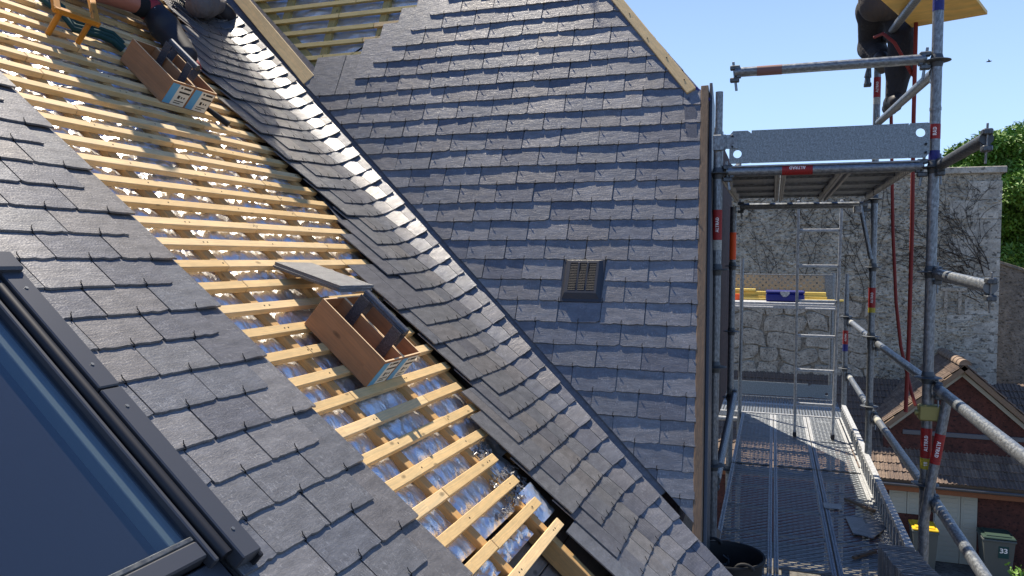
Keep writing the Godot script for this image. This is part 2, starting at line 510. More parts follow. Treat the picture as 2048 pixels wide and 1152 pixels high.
func hooks(parent: Node3D, at: Array) -> void:
	var mm := MultiMesh.new()
	mm.transform_format = MultiMesh.TRANSFORM_3D
	mm.mesh = hook_mesh()
	mm.instance_count = at.size()
	for i in at.size(): mm.set_instance_transform(i, at[i])
	var o := MultiMeshInstance3D.new()
	o.name = "slate_hook"
	o.multimesh = mm
	o.material_override = M.wire
	o.set_meta("kind", "stuff")
	parent.add_child(o, true)

func slate_place(parent: Node3D, mesh, m: Material, t: Transform3D) -> void:
	var o := MeshInstance3D.new()
	o.name = "slate"
	o.mesh = mesh
	o.material_override = m
	o.transform = t
	parent.add_child(o, true)

const ROW := 0.1132
const ROW0 := 2.164

func left_slates() -> void:
	var o := roof_thing("slate_roof", "new dark slates laid left of the bare battens, beside the roof window", frameA)
	var variants := []
	for i in 14: variants.append(slab(ragged(0.215, 0.32), 0.022, 0.003, 0.32, 0.006).mesh())
	var hk := []
	for k in range(-1, 24):
		var u := ROW0 - ROW * k
		var right := 2.0 if posmod(k, 2) == 1 else 1.89
		var i := 0
		while true:
			var c := right - 0.11 - 0.22 * i
			var lim := 0.62 if (u > 1.34 or u < 0.12) else 1.33
			if c + 0.11 < lim + 0.03: break
			i += 1
			var t := Transform3D(Basis(Vector3(0, 0, 1), rng.randf_range(-0.006, 0.006)), Vector3(c + rng.randf_range(-0.0015, 0.0015), u + rng.randf_range(-0.002, 0.002), rng.randf_range(0, 0.0015)))
			if c - 0.11 < lim - 0.01:
				var poly := ragged(0.2165, 0.32)
				var keep := Geometry2D.intersect_polygons(poly, PackedVector2Array([Vector2(lim - c, -1), Vector2(1, -1), Vector2(1, 1), Vector2(lim - c, 1)]))
				if keep.size(): slate_place(o, slab(keep[0], 0.022, 0.003, 0.32, 0.006).mesh(), M["slate%d" % rng.randi_range(0, 4)], t)
			else:
				slate_place(o, variants[rng.randi() % variants.size()], M["slate%d" % rng.randi_range(0, 4)], t)
				hk.append(Transform3D(Basis(Vector3(0, 0, 1), rng.randf_range(-0.3, 0.3)), Vector3(c + rng.randf_range(-0.004, 0.004), u, 0.0150)))
	hooks(o, hk)
	var under := MB.new()
	under.box(Vector3(0.3, -0.6, -0.03), Vector3(1.965, 2.28, -0.014), 0)
	part(o, "roof_boarding", under, M.membrane)

# where the leftmost slate of row k begins
var row_left := {-19: 4.75, -18: 4.62, -17: 4.55, -16: 4.42, -15: 4.35, -14: 4.22, -13: 4.15, -12: 4.03, -11: 4.02, -10: 3.91, -9: 3.79, -8: 3.69, -7: 3.57, -6: 3.70, -5: 3.57, -4: 3.69, -3: 3.575, -2: 3.46, -1: 3.585, 0: 3.46, 1: 3.585, 2: 3.465, 3: 3.59, 4: 3.475, 5: 3.59, 6: 3.475, 7: 3.373, 8: 3.265, 9: 3.386, 10: 3.038, 11: 3.15, 12: 3.05, 13: 3.16, 14: 3.046, 15: 3.166, 16: 3.048, 17: 2.927, 18: 2.807, 19: 2.926, 20: 2.805, 21: 2.925, 22: 2.806, 23: 2.69, 24: 2.80, 25: 2.68, 26: 2.56}

func to_wv(d: float, u: float) -> Vector2:
	var p := pa(d, u) - v0
	return Vector2(-(p.dot(tA) - tau) - arc, p.dot(vv))

func course_slope(k: int, w: float) -> float:
	var m := lerpf(-0.41, -0.293, clampf((k + 2) / 14.0, 0, 1))
	return m * (1.0 - smoothstep(-0.16, 0.13, w))

func course_v(k: int, w: float) -> float:
	var a := to_wv(row_left[k], ROW0 - ROW * k)
	var v := a.y
	var n := 24
	for i in n:
		v += course_slope(k, lerpf(a.x, w, (i + 0.5) / n)) * (w - a.x) / n
	return v

func valley_slates() -> void:
	var o := thing("slate_valley", "rounded valley of narrow pale slates curving between the two roofs", "roof")
	var hk := []
	for k in range(-19, 27):
		var a := to_wv(row_left[k], ROW0 - ROW * k)
		var wr := 0.105 + rng.randf_range(-0.008, 0.008)
		var joints := [wr]
		var w := wr - (0.088 if posmod(k, 2) == 0 else 0.046)
		var i := 0
		while w > a.x + 0.06:
			joints.append(w + rng.randf_range(-0.004, 0.004))
			w -= clampf(0.088 + 0.010 * i, 0.08, 0.135)
			i += 1
		joints.append(a.x)
		joints.reverse()
		for j in joints.size() - 1:
			var w0: float = joints[j] + 0.0012
			var w1: float = joints[j + 1] - 0.0012
			var l := 0.315 if j < 2 else 0.25
			var mb := MB.new()
			var uo := Vector2(rng.randf(), rng.randf())
			var lift := rng.randf_range(0.0, 0.0022)
			var hb := 0.021 + lift
			var seg := 7
			var bot := []
			var s0 := course_slope(k, w0)
			var s1 := course_slope(k, w1)
			var f0 := Vector2(s0, -1).normalized()
			var f1 := Vector2(s1, -1).normalized()
			var jag := 0.0
			for q in seg + 1:
				var ww := lerpf(w0, w1, float(q) / seg)
				jag = jag * 0.4 + rng.randf_range(-0.0013, 0.0013)
				if (q == 0 or q == seg) and rng.randf() < 0.35: jag += rng.randf_range(-0.005, -0.001)
				bot.append(Vector2(ww, course_v(k, ww) + jag))
			# the slate itself is flat: its tail runs straight from corner to corner
			var pA := valley(w0, course_v(k, w0), hb)
			var pB := valley(w1, course_v(k, w1), hb)
			var tAo := Vector2(w0, course_v(k, w0)) + f0 * l
			var tBo := Vector2(w1, course_v(k, w1)) + f1 * l
			var qA := valley(tAo.x, tAo.y, 0.004)
			var qB := valley(tBo.x, tBo.y, 0.004)
			var nn := (pB - pA).cross(qA - pA).normalized()
			var dn := (pA - qA).normalized()
			var pts := []
			for q in seg + 1:
				pts.append(pA.lerp(pB, float(q) / seg) + dn * (bot[q].y - course_v(k, bot[q].x)))
			var wid := (pB - pA).length()
			for q in seg:
				var x0 := float(q) / seg
				var x1 := float(q + 1) / seg
				mb.quad_uv(pts[q], pts[q + 1], qA.lerp(qB, x1), qA.lerp(qB, x0), uo + Vector2(x0 * wid, 0), uo + Vector2(x1 * wid, 0), uo + Vector2(x1 * wid, l), uo + Vector2(x0 * wid, l))
				mb.uo = uo + Vector2(x0 * wid, 0)
				var e := -nn * 0.005 + dn * 0.002
				mb.quad(pts[q] + e, pts[q + 1] + e, pts[q + 1], pts[q])
			mb.quad(qA - nn * 0.005, pts[0] - nn * 0.005, pts[0], qA)
			mb.quad(pts[seg] - nn * 0.005, qB - nn * 0.005, qB, pts[seg])
			part(o, "slate", mb, M["slate%d" % rng.randi_range(0, 4)])
			if j < joints.size() - 3:
				var b := Basis((pB - pA).normalized(), -dn, nn)
				hk.append(Transform3D(b.rotated(nn, rng.randf_range(-0.35, 0.35)), pA.lerp(pB, 0.5 + rng.randf_range(-0.12, 0.12)) - nn * 0.0055))
	hooks(o, hk)
	# boards and membrane that carry the valley
	var bed := MB.new()
	var ws := [-0.50, -0.36, -0.16, -0.1, -0.05, 0.0, 0.05, 0.1, 0.16, 0.26]
	for i in ws.size() - 1:
		for q in 23:
			var va := -6.9 + q * 0.285
			if valley(ws[i + 1], va + 0.285, 0).x > -0.33 and ws[i + 1] > 0.0: continue
			bed.quad(valley(ws[i], va + 0.285, -0.010), valley(ws[i + 1], va + 0.285, -0.010), valley(ws[i + 1], va, -0.010), valley(ws[i], va, -0.010))
			bed.quad(valley(ws[i], va, -0.030), valley(ws[i + 1], va, -0.030), valley(ws[i + 1], va + 0.285, -0.030), valley(ws[i], va + 0.285, -0.030))
	part(o, "valley_boarding", bed, M.slate1)

func wing_slates() -> void:
	var o := roof_thing("wing_slate_roof", "steep dark blue slates of the wing roof above the valley", frameB)
	# what the slates may cover: right of the valley, left of the verge, below the half hip
	var t0 := tau + 0.135 - arc
	var line := []
	for u in [-0.6, 4.2]:
		# (pb - v0).tB = t0 solved for s
		var p: Vector3 = pb(0, u) - v0
		line.append(Vector2((t0 - p.dot(tB)) / Vector3(1, 0, 0).dot(tB), u))
	var um := remap(-0.306, line[0].x, line[1].x, -0.6, 4.2)
	var cover := PackedVector2Array([Vector2(-0.306, um), Vector2(-0.30 - 0.0345 * 2.57, 2.57), Vector2(-0.447 - 0.686 * 1.63, 4.2), line[1]])
	var stair := {6: -2.86, 7: -2.53, 8: -2.41, 9: -2.30, 10: -2.195, 11: -2.087, 12: -1.98, 13: -1.87, 14: -1.76}
	var variants := []
	for i in 16: variants.append(slab(ragged(0.2145, 0.32), 0.018, 0.002, 0.32).mesh())
	var hk := []
	for j in range(-17, 15):
		var u := 2.025 + 0.114 * j
		var x0 := -0.588 + (0.11 if posmod(j, 2) == 1 else 0.0)
		for i in range(-2, 14):
			var c := x0 - 0.22 * i
			if stair.has(j) and c - 0.11 < stair[j] - 0.06: continue
			if absf(c + 0.92) < 0.16 and u > 1.34 and u < 1.55 and absf(c + 0.92) < 0.06: continue
			var t := Transform3D(Basis(Vector3(0, 0, 1), rng.randf_range(-0.006, 0.006)), Vector3(c + rng.randf_range(-0.0015, 0.0015), u + rng.randf_range(-0.0025, 0.0025), rng.randf_range(0, 0.002)))
			t = t * Transform3D(Basis(Vector3(0, 1, 0), rng.randf_range(-0.012, 0.012)) * Basis(Vector3(1, 0, 0), rng.randf_range(-0.007, 0.004)), Vector3.ZERO)
			var r := PackedVector2Array([Vector2(c - 0.11, u), Vector2(c + 0.11, u), Vector2(c + 0.11, u + 0.32), Vector2(c - 0.11, u + 0.32)])
			var hit := Geometry2D.intersect_polygons(r, cover)
			if hit.is_empty(): continue
			var full := true
			for q in r:
				if not Geometry2D.is_point_in_polygon(q, cover): full = false
			var m: Material = M["slate%d" % rng.randi_range(0, 4)]
			if full:
				slate_place(o, variants[rng.randi() % variants.size()], m, t)
			else:
				var loc := PackedVector2Array()
				for q in cover: loc.append(q - Vector2(c, u))
				var keep := Geometry2D.intersect_polygons(ragged(0.2165, 0.32), loc)
				if keep.is_empty() or keep[0].size() < 3: continue
				var lowest := 9.0
				for q in keep[0]: lowest = minf(lowest, q.y)
				if lowest > 0.2: continue
				slate_place(o, slab(keep[0], 0.018, 0.002, 0.32).mesh(), m, t)
			if Geometry2D.is_point_in_polygon(Vector2(c, u), cover):
				hk.append(Transform3D(Basis(Vector3(0, 0, 1), rng.randf_range(-0.12, 0.12)), Vector3(c + rng.randf_range(-0.003, 0.003), u, 0.0120)))
	hooks(o, hk)
	var under := MB.new()
	under.prism(PackedVector2Array([Vector2(-0.36, -0.6), Vector2(-0.45, 2.5), Vector2(-1.42, 3.95), Vector2(-2.0, 3.55), Vector2(-3.05, 2.75), Vector2(-2.9, 2.4), Vector2(-0.2, -0.4)]), -0.030, -0.016)
	part(o, "roof_boarding", under, M.membrane)
	# zinc patch under the half hip, at the verge
	var zp := MB.new()
	zp.prism(PackedVector2Array([Vector2(-0.445, 2.25), Vector2(-0.39, 2.25), Vector2(-0.405, 2.44), Vector2(-0.45, 2.53), Vector2(-0.475, 2.50)]), 0.014, 0.018)
	part(o, "zinc_patch", zp, M.zinc)

# ---------------------------------------------------------------- bare roof: battens, rafters, foil
func foil_height(d: float, u: float, n: FastNoiseLite, n2: FastNoiseLite) -> float:
	var a := fposmod(d - 2.27, 0.395) / 0.395
	var b := fposmod(u - 2.2, ROW) / ROW
	var bulge := sin(a * PI)
	return -0.066 + 0.020 * bulge * (0.55 + 0.6 * sin(b * PI)) + 0.011 * n.get_noise_2d(d * 100.0, u * 45.0) * bulge + 0.005 * n2.get_noise_2d(d * 100.0, u * 22.0) + 0.007 * (0.5 - absf(n2.get_noise_2d(d * 42.0 + 90.0, u * 9.0 + 6.0 * n.get_noise_2d(d * 30.0, u * 30.0)) * 1.6))

func foil_sheet(lo: Vector2, hi: Vector2, step: float, inside: Callable, hf: Callable) -> MB:
	var mb := MB.new()
	var nx := int((hi.x - lo.x) / step)
	var ny := int((hi.y - lo.y) / step)
	var P := []
	for i in nx + 1:
		var col := PackedVector3Array()
		for j in ny + 1:
			var x := lo.x + i * step
			var y := lo.y + j * step
			col.append(Vector3(x, y, hf.call(x, y)))
		P.append(col)
	var N := func(i: int, j: int) -> Vector3:
		var a: Vector3 = P[mini(i + 1, nx)][j] - P[maxi(i - 1, 0)][j]
		var b: Vector3 = P[i][mini(j + 1, ny)] - P[i][maxi(j - 1, 0)]
		return a.cross(b).normalized()
	for i in nx:
		for j in ny:
			var m: Vector3 = P[i][j]
			if not inside.call(m.x, m.y): continue
			var a: Vector3 = P[i][j]; var b: Vector3 = P[i + 1][j]; var c: Vector3 = P[i + 1][j + 1]; var d: Vector3 = P[i][j + 1]
			var na: Vector3 = N.call(i, j); var nb: Vector3 = N.call(i + 1, j); var nc: Vector3 = N.call(i + 1, j + 1); var nd: Vector3 = N.call(i, j + 1)
			mb.trin(a, b, c, na, nb, nc, Vector2(a.x, a.y), Vector2(b.x, b.y), Vector2(c.x, c.y))
			mb.trin(a, c, d, na, nc, nd, Vector2(a.x, a.y), Vector2(c.x, c.y), Vector2(d.x, d.y))
	return mb

func valley_edge_d(u: float) -> float:
	var k := (ROW0 - u) / ROW
	var a: float = row_left[clampi(floori(k), -19, 26)]
	var b: float = row_left[clampi(ceili(k), -19, 26)]
	return minf(a, b)

func bare_roof() -> void:
	var o := roof_thing("open_roof_frame", "bare roof strip of pale battens over shiny foil between the slates", frameA)
	var wood := [M.batten, M.batten2, M.batten3]
	# rafters
	for q in range(-1, 9):
		var d := 2.27 + 0.395 * q - 0.395
		if d < 1.7: continue
		var top := 5.2
		var mb := MB.new()
		mb.uo = Vector2(rng.randf(), rng.randf())
		# stop where the valley passes over it
		var lowu := -0.9
		for s in 60:
			var uu := -0.9 + s * 0.1
			if valley_edge_d(uu) < d - 0.18: lowu = uu
		if lowu > 5.0: continue
		mb.box(Vector3(d - 0.021, lowu, -0.110), Vector3(d + 0.021, top, -0.0365), 0.002)
		part(o, "rafter", mb, M.rafter)
	# battens, butted at rafters
	for k in range(-24, 21):
		var u := 2.164 - ROW * k + 0.033
		var to := valley_edge_d(u) + (0.09 if k < 0 else 0.03)
		if k >= 7 and k <= 8: to = 3.29
		if k in [9, 10]: to = 3.06
		if k >= 14: to = valley_edge_d(u - ROW) - 0.03 - rng.randf() * 0.03
		if k < -10: to = 4.3 + (-10 - k) * 0.05
		var from := 1.86
		var joints := [from]
		var c := rng.randi_range(0, 2)
		var jj := 2.27 + 0.395 * c
		while jj < to - 0.2:
			joints.append(jj + rng.randf_range(-0.004, 0.004))
			jj += 0.395 * rng.randi_range(2, 3)
		joints.append(to)
		var tall := 0.028 if k == 19 else 0.0
		for j in joints.size() - 1:
			var mb := MB.new()
			mb.uo = Vector2(rng.randf(), rng.randf())
			var dz := rng.randf_range(-0.0015, 0.0015)
			var du := rng.randf_range(-0.0015, 0.0015)
			mb.box(Vector3(joints[j] + 0.0012, u + du - 0.038, -0.0365 - tall), Vector3(joints[j + 1] - 0.0012, u + du, -0.0122 + dz), 0.0018)
			var bt := part(o, "batten", mb, wood[rng.randi_range(0, 2)])
			var nails := MB.new()
			for q in 9:
				var d := 2.27 + 0.395 * q - 0.395
				for e in ([0.0] if rng.randf() < 0.6 else [-0.012, 0.012]):
					var x: float = d + e + rng.randf_range(-0.006, 0.006)
					if x > joints[j] + 0.008 and x < joints[j + 1] - 0.008:
						nails.lathe([Vector2(0, 0.0012), Vector2(0.0032, 0.0008), Vector2(0.0034, -0.001)], Vector3.ZERO, 7)
						var turn := Basis(Vector3(1, 0, 0), PI / 2)
						for w in range(nails.v.size() - 7 * 12, nails.v.size()):
							nails.v[w] = turn * nails.v[w] + Vector3(x, u + du - 0.019, -0.0122 + dz)
							nails.n[w] = turn * nails.n[w]
			if nails.v.size(): part(bt, "nail", nails, M.wire, true)
	# foil insulation between the rafters
	var n := noise(11, 0.13, 2)
	var n2 := noise(12, 0.35, 2)
	var hf := func(x, y): return foil_height(x, y, n, n2)
	part(o, "foil_blanket", foil_sheet(Vector2(1.88, 0.06), Vector2(4.3, 3.55), 0.0105, func(x, y): return x < valley_edge_d(y) + 0.05 and not (y < 0.16 and x > 2.67), hf), M.foil)
	# the last bays at the eave are bare boards
	for i in 4:
		var mb := MB.new()
		mb.uo = Vector2(rng.randf(), rng.randf())
		var y := -0.80 + i * 0.215
		mb.box(Vector3(1.9, y, -0.150), Vector3(3.1, y + 0.211, -0.128 + 0.003 * (i % 2)), 0.003)
		part(o, "eave_board", mb, M.grey_wood)
	var flap := foil_sheet(Vector2(2.70, -0.045), Vector2(2.86, 0.10), 0.01, func(x, y): return true, func(x, y): return -0.045 + 0.05 * sin((x - 2.70) / 0.16 * PI) * (0.4 + (y + 0.045) * 3.0) + 0.006 * n2.get_noise_2d(x * 200.0, y * 90.0))
	part(o, "foil_flap", flap, M.foil)
	var strip := foil_sheet(Vector2(1.95, -0.045), Vector2(2.62, 0.05), 0.01, func(x, y): return true, func(x, y): return -0.060 + 0.02 * n.get_noise_2d(x * 160.0, y * 160.0))
	part(o, "foil_strip", strip, M.foil)
	# boarding under everything, so that no light comes up from the loft
	var under := MB.new()
	under.box(Vector3(-2.5, -1.0, -0.20), Vector3(4.6, 5.2, -0.165), 0)
	part(o, "roof_boarding", under, M.old_wood)
	# slate chips swept against the battens
	var chips := MB.new()
	for q in 420:
		var c := Vector3(rng.randf_range(2.60, 2.85), rng.randf_range(0.075, 0.20), -0.045 + rng.randf() * 0.02)
		if rng.randf() < 0.3: c = Vector3(rng.randf_range(2.45, 2.8), rng.randf_range(0.07, 0.09), -0.04 + rng.randf() * 0.012)
		if rng.randf() < 0.25: c = Vector3(rng.randf_range(2.66, 2.8), rng.randf_range(0.26, 0.33), -0.045 + rng.randf() * 0.012)
		var b := Basis(Vector3(rng.randf() - 0.5, rng.randf() - 0.5, rng.randf() * 2.0 + 0.2).normalized(), rng.randf() * TAU)
		var s := rng.randf_range(0.004, 0.013)
		chips.box(Vector3(-s, -s * rng.randf_range(0.15, 0.6), -0.0012), Vector3(s, s * rng.randf_range(0.15, 0.6), 0.0012), 0, Transform3D(b, c))
	part(o, "slate_chips", chips, M.slate2, true)

func wing_frame() -> void:
	var o := roof_thing("wing_roof_frame", "unslated corner of the wing roof with green battens over foil", frameB)
	for j in range(8, 24):
		var u := 2.025 + 0.114 * j + 0.01
		var l := -3.05 - (u - 2.94) * 1.02
		var r := -1.7
		var mb := MB.new()
		mb.uo = Vector2(rng.randf(), rng.randf())
		var cut := rng.randf_range(-2.9, -2.5)
		mb.box(Vector3(l, u - 0.03, -0.0365), Vector3(cut - 0.001, u + 0.006, -0.0165), 0.0018)
		part(o, "batten", mb, M.green_batten)
		var mb2 := MB.new()
		mb2.uo = Vector2(rng.randf(), rng.randf())
		mb2.box(Vector3(cut + 0.001, u - 0.03, -0.0365), Vector3(r, u + 0.006, -0.0165), 0.0018)
		part(o, "batten", mb2, M.batten2 if rng.randf() < 0.5 else M.green_batten)
	for q in 6:
		var s := -3.29 + 0.395 * q
		var mb := MB.new()
		mb.uo = Vector2(rng.randf(), rng.randf())
		mb.box(Vector3(s - 0.025, 2.4, -0.11), Vector3(s + 0.025, 5.2, -0.037), 0.002)
		part(o, "rafter", mb, M.green_batten)
	var n := noise(21, 0.12, 2)
	var n2 := noise(22, 0.3, 2)
	part(o, "foil_blanket", foil_sheet(Vector2(-4.2, 2.62), Vector2(-1.7, 4.1), 0.014, func(x, y): return x > -3.2 - (y - 2.8) * 1.05, func(x, y):
		var a := fposmod(x + 3.29, 0.395) / 0.395
		return -0.07 + 0.014 * sin(a * PI) + 0.008 * n.get_noise_2d(x * 45.0, y * 100.0)), M.foil)
	var under := MB.new()
	under.prism(PackedVector2Array([Vector2(-2.3, 1.4), Vector2(-0.52, 2.62), Vector2(-2.9, 6.1), Vector2(-8.0, 6.38), Vector2(-8.0, 7.0)]), -0.165, -0.13)
	part(o, "roof_boarding", under, M.old_wood)
	# sawn board down the valley edge, and the jack rafter beside it
	var a := Vector2(-3.80, 3.72)
	var b := Vector2(-2.915, 2.845)
	for q in 2:
		var mb := MB.new()
		mb.uo = Vector2(0.1 + q * 0.4, 0.2)
		var dir := (b - a).normalized()
		var x := Transform3D(Basis(Vector3(dir.x, dir.y, 0), Vector3(-dir.y, dir.x, 0), Vector3(0, 0, 1)), Vector3(a.x, a.y, 0))
		var l := (b - a).length()
		if q == 0: mb.box(Vector3(-1.0, -0.04, -0.014), Vector3(l, 0.050, 0.012), 0.002, x)
		else: mb.box(Vector3(-1.0, 0.058, -0.06), Vector3(l - 0.02, 0.13, -0.038), 0.002, x)
		part(o, "valley_board", mb, M.batten if q == 0 else M.green_batten)

func wing_shell() -> void:
	# the rest of the wing that throws shade: half hip, far slope, gable wall
	var o := thing("wing_gable", "dark maroon gable end of the wing behind the grey scaffold pole", "house wall", Vector3(-0.4, -8.6, -5.8))
	var mid := -5.85
	var far := func(p: Vector3) -> Vector3: return Vector3(p.x, p.y, 2 * mid - p.z)
	var A := pb(-0.447, 2.60, -0.03)
	var C := pb(-0.447 - 0.686 * (6.4 - 2.60), 6.4, -0.03)
	var B: Vector3 = far.call(A)
	var mb := MB.new()
	mb.tri(A, B, C)
	var dn := Vector3(-0.05, -0.08, 0)
	mb.tri(A + dn, C + dn, B + dn)
	part(o, "half_hip", mb, M.slate1)
	var fs := MB.new()
	var low := Vector3(-0.40, -1.20, -8.40)
	var low2: Vector3 = far.call(pb(-8.0, -0.9, -0.03))
	var rid: Vector3 = far.call(pb(-8.0, 6.4, -0.03))
	fs.quad(low, low2, rid, C)
	fs.tri(low, C, B)
	part(o, "far_slope", fs, M.slate1)
	var w := MB.new()
	var pts := PackedVector2Array()
	var gA := A + Vector3(0, -0.05, 0)
	for p in [pb(-0.38, 0.24, -0.06), gA, B + Vector3(0, -0.05, 0), Vector3(0, -1.19, -8.32)]:
		pts.append(Vector2(p.z, p.y))
	w.prism(pts, -0.50, -0.385, Transform3D(Basis(Vector3(0, 0, 1), Vector3(0, 1, 0), Vector3(1, 0, 0)), Vector3.ZERO))
	part(o, "gable_wall", w, M.gable)
	# a mast on the far side of the hip
	var mast := MB.new()
	mast.tube([Vector3(-2.50, 3.4, -5.86), Vector3(-2.50, 5.27, -5.86)], 0.03, 12)
	single("roof_mast", "thin grey mast on the wing's hip whose shadow crosses the slates", "mast", mast, M.galv, Vector3(-2.5, 3.6, -5.86))
	# downpipe and gutter on the gable wall
	var dp := MB.new()
	dp.tube([Vector3(-0.44, -1.0, -5.0), Vector3(-0.44, -1.16, -5.0), Vector3(-0.46, -1.24, -5.0), Vector3(-0.53, -1.36, -5.0), Vector3(-0.56, -1.45, -5.0), Vector3(-0.56, -8.6, -5.0)], 0.035, 12)
	part(o, "downpipe", dp, M.black)

func verge_and_hip() -> void:
	# verge board up the right edge of the wing slates
	var x0 := -0.302
	var mb := MB.new()
	var k := Transform3D(frameB.basis * Basis(Vector3(0, 0, 1), 0.0345), frameB * Vector3(x0, 0, 0))
	mb.box(Vector3(0.002, 0.12, -0.22), Vector3(0.042, 2.60, 0.018), 0.003, k)
	var base := k * Vector3(0, 0.12, 0)
	var o := thing("verge_board", "weathered wooden verge board standing up the right edge of the wing slates", "board", base)
	part(o, "board", mb, M.old_wood)
	var f := MB.new()
	f.box(Vector3(0.044, 0.12, -0.24), Vector3(0.060, 2.64, -0.02), 0.002, k)
	part(o, "grey_cladding", f, M.frame_grey)
	# hip batten
	var a := pb(-0.45, 2.58, 0.0)
	var b := pb(-1.50, 2.58 + 1.05 / 0.686, 0.0)
	var d := (b - a).normalized()
	var n := (nB - d * nB.dot(d)).normalized()
	var y := n.cross(d)
	var hb := MB.new()
	hb.box(Vector3(-0.02, -0.030, -0.012), Vector3((b - a).length(), 0.026, 0.026), 0.003, Transform3D(Basis(d, y, n), a))
	var h := thing("hip_batten", "pale sawn batten nailed along the sloping hip against the sky", "batten", a)
	part(h, "batten", hb, M.batten)
	var nl := MB.new()
	for i in 9:
		var p := a + d * (0.07 + 0.19 * i + rng.randf_range(-0.02, 0.02)) + n * 0.0265 + y * rng.randf_range(-0.01, 0.01)
		nl.tube([p, p + n * 0.002], 0.004, 7)
	part(h, "nail", nl, M.wire, true)
	# blue strap end poking out under the hip
	var st := MB.new()
	var q := pb(-0.43, 2.60, 0.01)
	st.tube([q, q + Vector3(0.05, -0.045, 0.01), q + Vector3(0.085, -0.085, 0.02)], 0.011, 8)
	single("blue_strap", "short blue strap end poking out below the hip batten", "strap", st, M.blue_case, q)

func roof_vent() -> void:
	var f := Transform3D(frameB.basis, frameB * Vector3(-0.918, 1.335, 0.012))
	var o := thing("roof_vent", "black louvred roof vent set among the wing slates", "vent")
	o.transform = Transform3D(f.basis, f.origin + O)
	org[o] = Vector3.ZERO
	var mb := MB.new()
	mb.box(Vector3(-0.107, 0.0, -0.004), Vector3(0.107, 0.235, 0.008), 0.002)
	part(o, "base_plate", mb, M.vent)
	# hood: a raised frame, open in the middle, with a sloping skirt
	var hood := MB.new()
	var lo := [Vector3(-0.100, 0.012, 0.006), Vector3(0.100, 0.012, 0.006), Vector3(0.100, 0.232, 0.006), Vector3(-0.100, 0.232, 0.006)]
	var hi := [Vector3(-0.086, 0.044, 0.021), Vector3(0.078, 0.044, 0.021), Vector3(0.078, 0.224, 0.015), Vector3(-0.086, 0.224, 0.015)]
	for i in 4: hood.quad(lo[i], lo[(i + 1) % 4], hi[(i + 1) % 4], hi[i])
	var ins := [Vector3(-0.070, 0.056, 0.021), Vector3(0.066, 0.056, 0.021), Vector3(0.066, 0.212, 0.016), Vector3(-0.070, 0.212, 0.016)]
	for i in 4:
		hood.quad(hi[i], hi[(i + 1) % 4], ins[(i + 1) % 4], ins[i])
		var dn := Vector3(0, 0, -0.012)
		hood.quad(ins[i], ins[(i + 1) % 4], ins[(i + 1) % 4] + dn, ins[i] + dn)
	for x in [-0.0255, 0.0205]:
		hood.box(Vector3(x - 0.005, 0.056, 0.008), Vector3(x + 0.005, 0.212, 0.0185), 0.001)
	part(o, "hood", hood, M.vent)
	for c in 3:
		var x0: float = [-0.069, -0.0200, 0.0260][c]
		var x1: float = [-0.031, 0.0150, 0.0655][c]
		for i in 17:
			var y := 0.060 + i * 0.0092
			var z := lerpf(0.0185, 0.0125, i / 17.0)
			var lv := MB.new()
			lv.box(Vector3(x0, -0.0008, -0.005), Vector3(x1, 0.0008, 0.0035), 0.0, Transform3D(Basis(Vector3(1, 0, 0), -0.75), Vector3(0, y, z)))
			part(o, "louvre", lv, M.vent)

